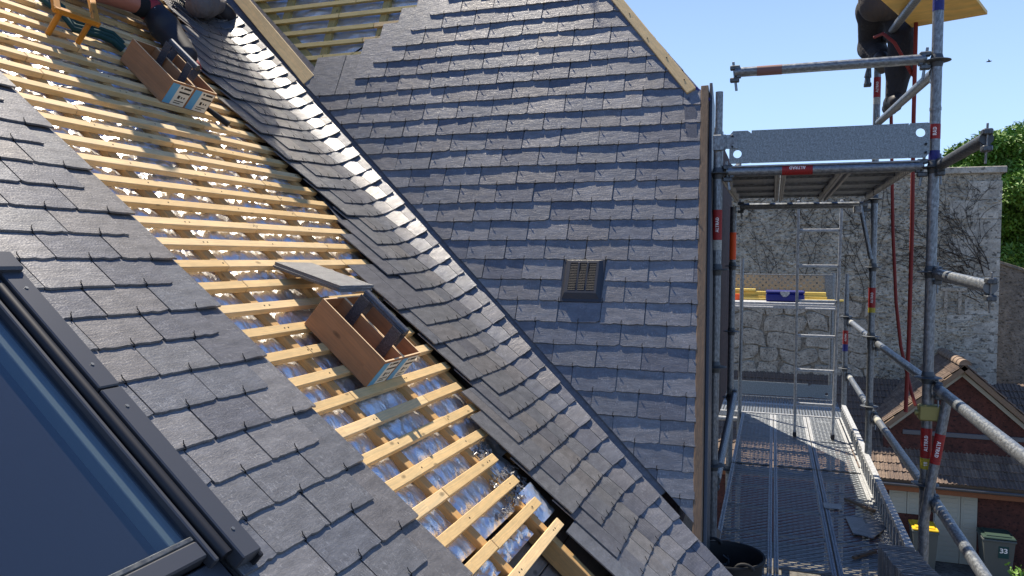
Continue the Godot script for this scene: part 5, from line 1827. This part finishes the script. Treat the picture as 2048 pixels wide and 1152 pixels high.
func tree(label: String, base: Vector3, centre: Vector3, rad: Vector3, leaves: int, size: float, kinds: Array) -> void:
	var o := thing("leafy_tree", label, "tree", base, "trees behind the rubble wall")
	var tr := MB.new()
	tr.tube([base, base.lerp(centre, 0.5) + Vector3(0.2, 0, 0.1), centre + Vector3(0, rad.y * 0.1, 0)], [0.34, 0.24, 0.12], 10)
	var blobs := []
	for i in 46:
		var d := Vector3(rng.randfn(), rng.randfn(), rng.randfn()).normalized()
		var t := pow(rng.randf(), 0.4)
		var c := centre + d * rad * t * 0.86
		blobs.append([c, rng.randf_range(0.20, 0.36) * rad.x])
		if i % 2 == 0:
			tr.tube([centre.lerp(base, 0.30), centre.lerp(c, 0.55) - Vector3(0, 0.2, 0), c], [0.11, 0.06, 0.015], 5, false)
	part(o, "trunk", tr, M.bark)
	for m in 3:
		var leaf := MB.new()
		# a leaf spray: three blades folded on their midribs
		for b in 3:
			var x := Transform3D(Basis(Vector3(0.3, 1, 0.2).normalized(), TAU * b / 3.0 + 0.4) * Basis(Vector3(1, 0, 0), 0.5), Vector3.ZERO)
			var p := [Vector3(0, 0, 0), Vector3(0.22, 0.06, 0.42), Vector3(0, -0.03, 1.0), Vector3(-0.22, 0.06, 0.42)]
			leaf.tri(x * p[0], x * p[1], x * p[2])
			leaf.tri(x * p[0], x * p[2], x * p[3])
		var n := leaves / 3
		var mm := MultiMesh.new()
		mm.transform_format = MultiMesh.TRANSFORM_3D
		mm.mesh = leaf.mesh()
		mm.instance_count = n
		for i in n:
			var b = blobs[rng.randi() % blobs.size()]
			var d := Vector3(rng.randfn(), rng.randfn(), rng.randfn()).normalized()
			var p: Vector3 = b[0] + d * b[1] * pow(rng.randf(), 0.35) * Vector3(1, 0.75, 1)
			var ax := Vector3(rng.randfn(), rng.randfn(), rng.randfn()).normalized()
			mm.set_instance_transform(i, Transform3D(Basis(ax, rng.randf() * TAU).scaled(Vector3.ONE * size * rng.randf_range(0.6, 1.25)), p - base))
		var f := MultiMeshInstance3D.new()
		f.name = "crown"
		f.set_meta("kind", "stuff")
		f.multimesh = mm
		f.material_override = M["leaf%d" % kinds[m]]
		o.add_child(f, true)

func surroundings() -> void:
	var g := MB.new()
	g.quad_uv(Vector3(-300, -8.6, 300), Vector3(300, -8.6, 300), Vector3(300, -8.6, -400), Vector3(-300, -8.6, -400), Vector2.ZERO, Vector2.ZERO, Vector2.ZERO, Vector2.ZERO)
	single("ground", "grey yard ground far below the scaffold", "ground", g, M.asphalt, Vector3(0, -8.6, 0), "", "structure")
	house()
	wheelie_bin(5.80, -23.5, 0.74, M.bin_lid, "grey wheelie bin with dark green lid and house number sticker", "33")
	wheelie_bin(4.06, -23.55, 0.62, M.bin_yellow, "grey wheelie bin with yellow lid behind the scaffold pole", "")
	stone_wall()
	tree("bright green leafy tree rising above the right end of the rubble wall", Vector3(8.9, -8.6, -34), Vector3(8.9, 2.1, -34), Vector3(3.5, 4.0, 3.0), 38000, 0.20, [0, 1, 1])
	tree("darker green tree at the picture's right edge behind the low far wall", Vector3(12.5, -8.6, -36.5), Vector3(12.3, -0.3, -36.5), Vector3(3.6, 3.6, 3.0), 24000, 0.21, [0, 2, 2])
	# potted green at the bottom right, near the house
	var pl := thing("leafy_shrub", "small bright green shrub at the bottom right corner by the bins", "shrub", Vector3(5.9, -8.6, -21.2))
	var st := MB.new()
	var lf := MB.new()
	for i in 26:
		var a := rng.randf() * TAU
		var tip := Vector3(5.9, -8.6, -21.2) + Vector3(cos(a) * rng.randf_range(0.1, 0.5), rng.randf_range(0.7, 1.25), sin(a) * rng.randf_range(0.1, 0.5))
		st.tube([Vector3(5.9, -8.6, -21.2), Vector3(5.9, -8.2, -21.2).lerp(tip, 0.5), tip], 0.008, 4, false)
		for k in 16:
			var p := Vector3(5.9, -8.2, -21.2).lerp(tip, rng.randf_range(0.2, 1.05))
			var b := Basis(Vector3(rng.randfn(), rng.randfn(), rng.randfn()).normalized(), rng.randf() * TAU)
			var s := rng.randf_range(0.08, 0.16)
			lf.tri(p, p + b * Vector3(s * 0.3, 0, s * 0.5), p + b * Vector3(0, 0, s))
			lf.tri(p, p + b * Vector3(0, 0, s), p + b * Vector3(-s * 0.3, s * 0.1, s * 0.5))
	part(pl, "stem", st, M.bark)
	part(pl, "foliage", lf, M.leaf1, true)
	# a bird high over the tree
	var bd := thing("bird", "tiny dark bird in the sky right of the tall pole", "bird", Vector3(6.745, 6.69, -30))
	var c := Vector3(6.745, 6.69, -30)
	var bb := MB.new()
	bb.tube([c + Vector3(-0.09, -0.01, 0), c + Vector3(-0.05, 0, 0), c + Vector3(0.02, 0.005, 0), c + Vector3(0.06, 0.012, 0), c + Vector3(0.09, 0.012, 0)], [0.004, 0.018, 0.024, 0.014, 0.003], 8)
	for s in [-1.0, 1.0]:
		bb.tri(c + Vector3(0.03, 0.01, s * 0.015), c + Vector3(-0.03, 0.01, s * 0.015), c + Vector3(-0.05, 0.055, s * 0.16))
		bb.tri(c + Vector3(0.03, 0.012, s * 0.015), c + Vector3(-0.05, 0.057, s * 0.16), c + Vector3(-0.03, 0.012, s * 0.015))
	part(bd, "body", bb, M.wire)
	# wall of the house whose roof we stand on
	var w := MB.new()
	w.box(Vector3(-3.0, -8.6, -3.1), Vector3(-0.42, -1.62, 3.0), 0)
	single("house_wall", "outer wall below the eave of the main roof", "house wall", w, M.smooth_render, Vector3(-0.5, -8.6, -0.5))

# ---------------------------------------------------------------- people
# a body from tapered bones [a, b, ra, rb] joined by a smooth minimum and meshed as surface nets
func flesh(mb: MB, bones: Array, cell: float, k: float) -> void:
	var lo := Vector3.INF
	var hi := -Vector3.INF
	for b in bones:
		var r: float = maxf(b[2], b[3]) + k + 2 * cell
		for p in [b[0], b[1]]:
			lo = lo.min(p - Vector3.ONE * r); hi = hi.max(p + Vector3.ONE * r)
	var n := Vector3i(((hi - lo) / cell).ceil()) + Vector3i.ONE
	var F := PackedFloat32Array()
	F.resize(n.x * n.y * n.z)
	F.fill(1.0)
	for b in bones:
		var A: Vector3 = b[0]; var B: Vector3 = b[1]
		var r: float = maxf(b[2], b[3]) + k + 2 * cell
		var i0 := Vector3i(((A.min(B) - Vector3.ONE * r - lo) / cell).floor()).clamp(Vector3i.ZERO, n - Vector3i.ONE)
		var i1 := Vector3i(((A.max(B) + Vector3.ONE * r - lo) / cell).ceil()).clamp(Vector3i.ZERO, n - Vector3i.ONE)
		var ab := B - A
		var l2 := maxf(ab.length_squared(), 1e-9)
		for z in range(i0.z, i1.z + 1):
			for y in range(i0.y, i1.y + 1):
				var at := (z * n.y + y) * n.x
				for x in range(i0.x, i1.x + 1):
					var p := lo + Vector3(x, y, z) * cell
					var t := clampf((p - A).dot(ab) / l2, 0, 1)
					var d: float = (p - A - ab * t).length() - lerpf(b[2], b[3], t)
					var f := F[at + x]
					if f > 0.9: F[at + x] = d
					else:
						var h := maxf(k - absf(f - d), 0.0) / k
						F[at + x] = minf(f, d) - h * h * k * 0.25
	var V := {}
	var P := PackedVector3Array()
	var idx := func(x: int, y: int, z: int) -> int: return (z * n.y + y) * n.x + x
	var sx := 1; var sy := n.x; var sz := n.x * n.y
	for z in n.z - 1:
		for y in n.y - 1:
			for x in n.x - 1:
				var i := (z * n.y + y) * n.x + x
				var neg := 0
				for c in 8:
					if F[i + (c & 1) * sx + ((c >> 1) & 1) * sy + (c >> 2) * sz] < 0.0: neg += 1
				if neg == 0 or neg == 8: continue
				var s := Vector3.ZERO
				var m := 0
				for e in [[0, 1], [2, 3], [4, 5], [6, 7], [0, 2], [1, 3], [4, 6], [5, 7], [0, 4], [1, 5], [2, 6], [3, 7]]:
					var fa := F[i + (e[0] & 1) * sx + ((e[0] >> 1) & 1) * sy + (e[0] >> 2) * sz]
					var fb := F[i + (e[1] & 1) * sx + ((e[1] >> 1) & 1) * sy + (e[1] >> 2) * sz]
					if (fa < 0.0) == (fb < 0.0): continue
					var t := fa / (fa - fb)
					s += Vector3(e[0] & 1, (e[0] >> 1) & 1, e[0] >> 2).lerp(Vector3(e[1] & 1, (e[1] >> 1) & 1, e[1] >> 2), t)
					m += 1
				V[i] = P.size()
				P.append(lo + (Vector3(x, y, z) + s / m) * cell)
	var N := PackedVector3Array()
	N.resize(P.size())
	var Q := []
	for i in V:
		var x: int = i % n.x
		var y: int = (i / n.x) % n.y
		var z: int = i / (n.x * n.y)
		for ax in 3:
			var st: int = [sx, sy, sz][ax]
			var u: int = [sy, sz, sx][ax]
			var w: int = [sz, sx, sy][ax]
			if [y, z, x][ax] == 0 or [z, x, y][ax] == 0: continue
			var f0 := F[i]
			var f1 := F[i + st]
			if (f0 < 0.0) == (f1 < 0.0): continue
			if not (V.has(i - u) and V.has(i - w) and V.has(i - u - w)): continue
			var q := [V[i - u - w], V[i - w], V[i], V[i - u]]
			if f0 >= 0.0: q.reverse()
			Q.append(q)
			var nn := (P[q[2]] - P[q[0]]).cross(P[q[3]] - P[q[1]])
			for e in q: N[e] += nn
	for q in Q:
		var a: int = q[0]; var b: int = q[1]; var c: int = q[2]; var d: int = q[3]
		mb.trin(P[a], P[b], P[c], N[a].normalized(), N[b].normalized(), N[c].normalized(), Vector2(P[a].x, P[a].y), Vector2(P[b].x, P[b].y), Vector2(P[c].x, P[c].y))
		mb.trin(P[a], P[c], P[d], N[a].normalized(), N[c].normalized(), N[d].normalized(), Vector2(P[a].x, P[a].y), Vector2(P[c].x, P[c].y), Vector2(P[d].x, P[d].y))

func hand(wrist: Vector3, along: Vector3, palm: Vector3, curl: float, left: bool) -> Array:
	var side := along.cross(palm).normalized() * (1.0 if left else -1.0)
	var out := []
	for s in [-0.026, -0.009, 0.009, 0.026]:
		out.append([wrist, wrist + along * 0.085 + side * s, 0.020, 0.013])
		var p: Vector3 = wrist + along * 0.09 + side * s * 1.12
		var dir := along
		var ln: float = 0.034 if absf(s) < 0.02 else 0.028
		for k in 3:
			dir = (dir * cos(curl * 0.6) + palm * sin(curl * 0.6)).normalized()
			palm = (palm - dir * palm.dot(dir)).normalized()
			out.append([p, p + dir * ln, 0.0092 - 0.0007 * k, 0.0086 - 0.0008 * k])
			p += dir * ln
			ln *= 0.78
		palm = (palm - along * palm.dot(along)).normalized()
	var t0 := wrist + along * 0.03 + side * 0.028
	var t1 := t0 + (along * 0.6 + side * 0.7 + palm * 0.3).normalized() * 0.045
	out.append([t0, t1, 0.014, 0.011])
	out.append([t1, t1 + (along + palm * 0.4).normalized() * 0.032, 0.011, 0.008])
	return out

# J: joints by name. Skin is one mesh; clothes are children fitted over it.
func person(label: String, at: Vector3, J: Dictionary, bare_legs: bool, jacket: Material, trousers: Material, shoe: Material) -> Node3D:
	var o := thing("person", label, "person", at)
	var up: Vector3 = (J.neck - J.hip).normalized()
	var side: Vector3 = (J.shoulder_r - J.shoulder_l).normalized()
	var front := up.cross(side).normalized() * -1.0
	if J.has("front"): front = J.front
	var head: Vector3 = J.head
	var body := [
		[J.hip, J.hip + up * 0.16, 0.125, 0.12], [J.hip + up * 0.16, J.neck - up * 0.12, 0.12, 0.135],
		[J.shoulder_l, J.shoulder_r, 0.065, 0.065], [J.neck - up * 0.12, J.neck, 0.10, 0.06], [J.neck, head - up * 0.06, 0.055, 0.052],
	]
	var legs := []
	var arms := []
	for s in ["l", "r"]:
		var hip: Vector3 = J["leg_" + s]
		legs += [[J.hip, hip, 0.11, 0.095], [hip, J["knee_" + s], 0.085, 0.058], [J["knee_" + s], J["knee_" + s].lerp(J["ankle_" + s], 0.35), 0.058, 0.064], [J["knee_" + s].lerp(J["ankle_" + s], 0.35), J["ankle_" + s], 0.064, 0.042]]
		arms += [[J["shoulder_" + s], J["elbow_" + s], 0.050, 0.039], [J["elbow_" + s], J["wrist_" + s], 0.039, 0.027]]
	var feet := []
	for s in ["l", "r"]: feet += [[J["ankle_" + s], J["toe_" + s], 0.042, 0.030]]
	var skin := MB.new()
	flesh(skin, body + legs + arms + feet, 0.016, 0.03)
	# head with brow, nose, mouth, ears
	var hs := [[head - up * 0.02, head + up * 0.055, 0.074, 0.088], [head - up * 0.055 + front * 0.03, head - up * 0.085 + front * 0.055, 0.050, 0.030],
		[head + front * 0.085 + up * 0.015, head + front * 0.108 - up * 0.022, 0.010, 0.014], [head + front * 0.08 - up * 0.053 - side * 0.018, head + front * 0.08 - up * 0.053 + side * 0.018, 0.010, 0.010]]
	for q in [-1.0, 1.0]:
		hs.append([head + side * q * 0.084 + up * 0.02, head + side * q * 0.088 - up * 0.025, 0.013, 0.010])
		hs.append([head + side * q * 0.03 + front * 0.08 + up * 0.032, head + side * q * 0.045 + front * 0.072 + up * 0.03, 0.011, 0.009])
	flesh(skin, hs, 0.007, 0.018)
	for s in ["l", "r"]:
		var al: Vector3 = (J["wrist_" + s] - J["elbow_" + s]).normalized()
		var pm: Vector3 = J.get("palm_" + s, Vector3.DOWN)
		pm = (pm - al * pm.dot(al)).normalized()
		flesh(skin, hand(J["wrist_" + s], al, pm, J.get("curl_" + s, 0.8), s == "l"), 0.0042, 0.006)
	part(o, "body", skin, M.skin)
	for q in [-1.0, 1.0]:
		var ey := MB.new()
		flesh(ey, [[head + side * q * 0.034 + front * 0.078 + up * 0.012, head + side * q * 0.034 + front * 0.079 + up * 0.012, 0.011, 0.011]], 0.004, 0.002)
		part(o, "eye", ey, M.white)
	var hr := MB.new()
	flesh(hr, [[head + up * 0.035 - front * 0.02, head + up * 0.075 - front * 0.004, 0.090, 0.086], [head - front * 0.045 - up * 0.03, head - front * 0.03 + up * 0.03, 0.060, 0.075]], 0.009, 0.02)
	part(o, "hair", hr, M.hair)
	var grow := func(list: Array, g: float) -> Array:
		var out := []
		for b in list: out.append([b[0], b[1], b[2] + g, b[3] + g])
		return out
	var jk: Array = grow.call(body.slice(0, 4), 0.022) + grow.call([arms[0], arms[2]], 0.022)
	if not bare_legs: jk += grow.call([arms[1], arms[3]], 0.014) + J.get("extra", [])
	var jb := MB.new()
	flesh(jb, jk, 0.014, 0.04)
	part(o, "jacket", jb, jacket)
	var tb := MB.new()
	if bare_legs: flesh(tb, grow.call([legs[0], legs[4], [legs[1][0], legs[1][0].lerp(legs[1][1], 0.7), 0.09, 0.08], [legs[5][0], legs[5][0].lerp(legs[5][1], 0.7), 0.09, 0.08]], 0.016), 0.014, 0.03)
	else: flesh(tb, grow.call(legs, 0.016), 0.014, 0.035)
	part(o, "shorts" if bare_legs else "trousers", tb, trousers)
	for s in ["l", "r"]:
		var an: Vector3 = J["ankle_" + s]
		var to: Vector3 = J["toe_" + s]
		var sole: Vector3 = J.get("sole_" + s, Vector3.DOWN)
		var d := (to - an).normalized()
		sole = (sole - d * sole.dot(d)).normalized()
		var shin: Vector3 = (J["knee_" + s] - an).normalized()
		if bare_legs:
			var sk := MB.new()
			flesh(sk, [[an + shin * 0.09, an, 0.056, 0.058], [an, an.lerp(to, 0.4), 0.050, 0.042]], 0.009, 0.015)
			part(o, "sock", sk, M.sock)
		var heel := an - d * 0.055 + sole * 0.035
		var sh := MB.new()
		var g := 1.45 if bare_legs else 1.0
		flesh(sh, [[heel, an.lerp(to, 0.35) + sole * 0.02, 0.046 * g, 0.052 * g], [an.lerp(to, 0.35) + sole * 0.02, to + sole * 0.012, 0.052 * g, 0.042 * g], [an + shin * 0.01, an.lerp(to, 0.3), 0.054, 0.048 * g]], 0.009, 0.025)
		var so := part(o, "shoe", sh, shoe)
		var sb := MB.new()
		flesh(sb, [[heel + sole * 0.036 * g * g * g, an.lerp(to, 0.5) + sole * 0.046 * g * g * g, 0.030 * g, 0.034 * g], [an.lerp(to, 0.5) + sole * 0.046 * g * g * g, to + d * 0.02 + sole * 0.033 * g * g * g, 0.034 * g, 0.026 * g]], 0.009, 0.012)
		part(so, "shoe_sole", sb, M.shoe_red if bare_legs else M.shoe)
		if bare_legs:
			var col := MB.new()
			flesh(col, [[an + shin * 0.015, an + shin * 0.03, 0.066, 0.064]], 0.008, 0.01)
			part(so, "collar", col, M.shoe_red)
			var w := d.cross(sole)
			for e in 3:
				var lace := MB.new()
				var p := an.lerp(to, 0.10 + 0.045 * e) - sole * 0.062
				lace.tube([p + w * 0.015, p + w * 0.035 + sole * 0.02], 0.004, 6)
				part(so, "stripe", lace, M.letter)
	return o

func people() -> void:
	# kneeling on the battens at the top left; only the lower leg and shoe are in the picture
	var q := func(d: float, u: float, h: float) -> Vector3: return pa(d, u, h)
	var J := {
		"hip": q.call(3.48, 3.88, 0.38), "neck": q.call(3.30, 4.02, 0.80), "head": q.call(3.24, 3.99, 0.93),
		"shoulder_l": q.call(3.05, 3.96, 0.74), "shoulder_r": q.call(3.52, 4.08, 0.74),
		"elbow_l": q.call(2.92, 3.82, 0.46), "wrist_l": q.call(2.98, 3.56, 0.14), "elbow_r": q.call(3.72, 4.02, 0.52), "wrist_r": q.call(3.66, 3.95, 0.26),
		"leg_l": q.call(3.42, 3.86, 0.34), "leg_r": q.call(3.50, 4.10, 0.36),
		"knee_l": q.call(2.84, 3.38, 0.09), "ankle_l": q.call(3.40, 3.33, 0.11), "toe_l": q.call(3.37, 2.98, 0.07),
		"knee_r": q.call(3.10, 3.86, 0.08), "ankle_r": q.call(3.54, 3.74, 0.09), "toe_r": q.call(3.62, 3.50, 0.05),
		"sole_l": frameA.basis * Vector3(0.9, 0.0, -0.45), "sole_r": frameA.basis * Vector3(0.7, 0, -0.7), "front": frameA.basis * Vector3(-0.1, -0.85, -0.3).normalized(), "curl_l": 0.5, "palm_l": -nA,
	}
	person("person kneeling on battens at top left in shorts, black sock and red black trainer", q.call(3.1, 3.6, 0), J, true, M.cloth2, M.cloth, M.shoe)
	# a second roofer kneels by the valley; his knee touches the top edge of the picture, his shadow falls on the valley
	var G := {
		"hip": q.call(4.42, 4.25, 0.44), "neck": q.call(4.22, 4.28, 0.94), "head": q.call(4.13, 4.22, 1.12),
		"shoulder_l": q.call(4.10, 4.12, 0.88), "shoulder_r": q.call(4.36, 4.42, 0.88),
		"elbow_l": q.call(4.00, 4.06, 0.62), "wrist_l": q.call(4.06, 3.98, 0.36), "elbow_r": q.call(4.30, 4.50, 0.62), "wrist_r": q.call(4.18, 4.36, 0.38),
		"leg_l": q.call(4.36, 4.16, 0.38), "leg_r": q.call(4.46, 4.36, 0.38),
		"knee_l": q.call(4.16, 3.79, 0.11), "ankle_l": q.call(4.52, 3.98, 0.11), "toe_l": q.call(4.70, 3.86, 0.08),
		"knee_r": q.call(4.22, 4.02, 0.11), "ankle_r": q.call(4.58, 4.26, 0.11), "toe_r": q.call(4.78, 4.20, 0.08),
		"front": frameA.basis * Vector3(-0.9, -0.2, -0.2).normalized(), "curl_l": 0.8,
	}
	person("person in grey trousers kneeling beside the valley, at the top edge", q.call(4.3, 3.9, 0), G, false, M.cloth2, M.cloth_grey, M.shoe)
	# climbing on the guard rails at the top right, head above the picture
	var K := {
		"hip": Vector3(0.672, 1.74, -5.74), "neck": Vector3(0.66, 2.27, -5.72), "head": Vector3(0.67, 2.43, -5.76),
		"shoulder_l": Vector3(0.49, 2.16, -5.78), "shoulder_r": Vector3(0.84, 2.16, -5.68),
		"elbow_l": Vector3(0.555, 1.90, -5.62), "wrist_l": Vector3(0.62, 1.98, -5.95), "elbow_r": Vector3(0.92, 1.90, -5.55), "wrist_r": Vector3(0.80, 1.75, -5.38),
		"leg_l": Vector3(0.605, 1.68, -5.76), "leg_r": Vector3(0.735, 1.68, -5.70),
		"knee_l": Vector3(0.615, 1.50, -6.05), "ankle_l": Vector3(0.665, 1.38, -5.80), "toe_l": Vector3(0.69, 1.36, -5.98),
		"knee_r": Vector3(0.765, 1.37, -5.62), "ankle_r": Vector3(0.735, 1.06, -5.66), "toe_r": Vector3(0.72, 1.04, -5.83),
		"front": Vector3(0.1, 0, -1).normalized(), "curl_l": 1.3, "curl_r": 1.2, "palm_l": Vector3(0.5, 0, -0.4), "palm_r": Vector3(-0.4, -0.3, -0.6),
		"extra": [[Vector3(0.60, 1.95, -5.62), Vector3(0.60, 1.66, -5.60), 0.12, 0.10], [Vector3(0.54, 1.80, -5.62), Vector3(0.535, 1.665, -5.60), 0.035, 0.020], [Vector3(0.70, 1.9, -5.66), Vector3(0.72, 1.66, -5.62), 0.13, 0.11]],
	}
	person("person in dark clothes climbing on the guard rails at top right", Vector3(0.73, 1.0, -5.7), K, false, M.cloth2, M.cloth, M.shoe)

func _ready() -> void:
	rng.seed = 20240517
	set_planes()
	# camera, fitted to the photograph
	var cam := Camera3D.new()
	cam.name = "camera"
	add_child(cam)
	cam.transform = Transform3D(Basis(Vector3(0.9465253823769002, 0.006207468317348941, -0.32256963256536114), Vector3(-0.01891216761271364, 0.9991631739125333, -0.03626681421384421), Vector3(0.3220745727816023, 0.04042795114919845, 0.945850701925746)), O)
	cam.fov = rad_to_deg(2.0 * atan(576.0 / 1536.355))
	cam.near = 0.05
	cam.far = 900.0
	cam.current = true
	# sky and sun
	var env := Environment.new()
	env.background_mode = Environment.BG_SKY
	var sky := Sky.new()
	var sm := ProceduralSkyMaterial.new()
	sm.sky_top_color = Color(0.16, 0.31, 0.55)
	sm.sky_horizon_color = Color(0.665, 0.785, 0.925)
	sm.sky_curve = 0.33
	sm.ground_bottom_color = Color(0.22, 0.21, 0.20)
	sm.ground_horizon_color = Color(0.55, 0.60, 0.64)
	sm.sun_angle_max = 1.0
	sky.sky_material = sm
	env.sky = sky
	env.tonemap_mode = Environment.TONE_MAPPER_LINEAR
	env.tonemap_exposure = 1.9
	env.sdfgi_enabled = true
	env.ssao_enabled = true
	env.ssil_enabled = true
	var we := WorldEnvironment.new()
	we.name = "world_environment"
	we.environment = env
	add_child(we)
	var sun := DirectionalLight3D.new()
	sun.name = "sun"
	sun.light_energy = 1.58
	sun.light_color = Color(1.0, 0.955, 0.88)
	sun.light_angular_distance = 0.53
	sun.shadow_enabled = true
	add_child(sun)
	sun.look_at_from_position(O + SUN_TO * 50.0, O, Vector3.FORWARD)
	make_materials()
	# large structure
	surroundings()
	wing_shell()
	wing_frame()
	bare_roof()
	wing_slates()
	left_slates()
	valley_slates()
	verge_and_hip()
	scaffold()
	end_platform()
	# objects
	roof_window()
	roof_vent()
	roof_things()
	scaffold_things()
	people()
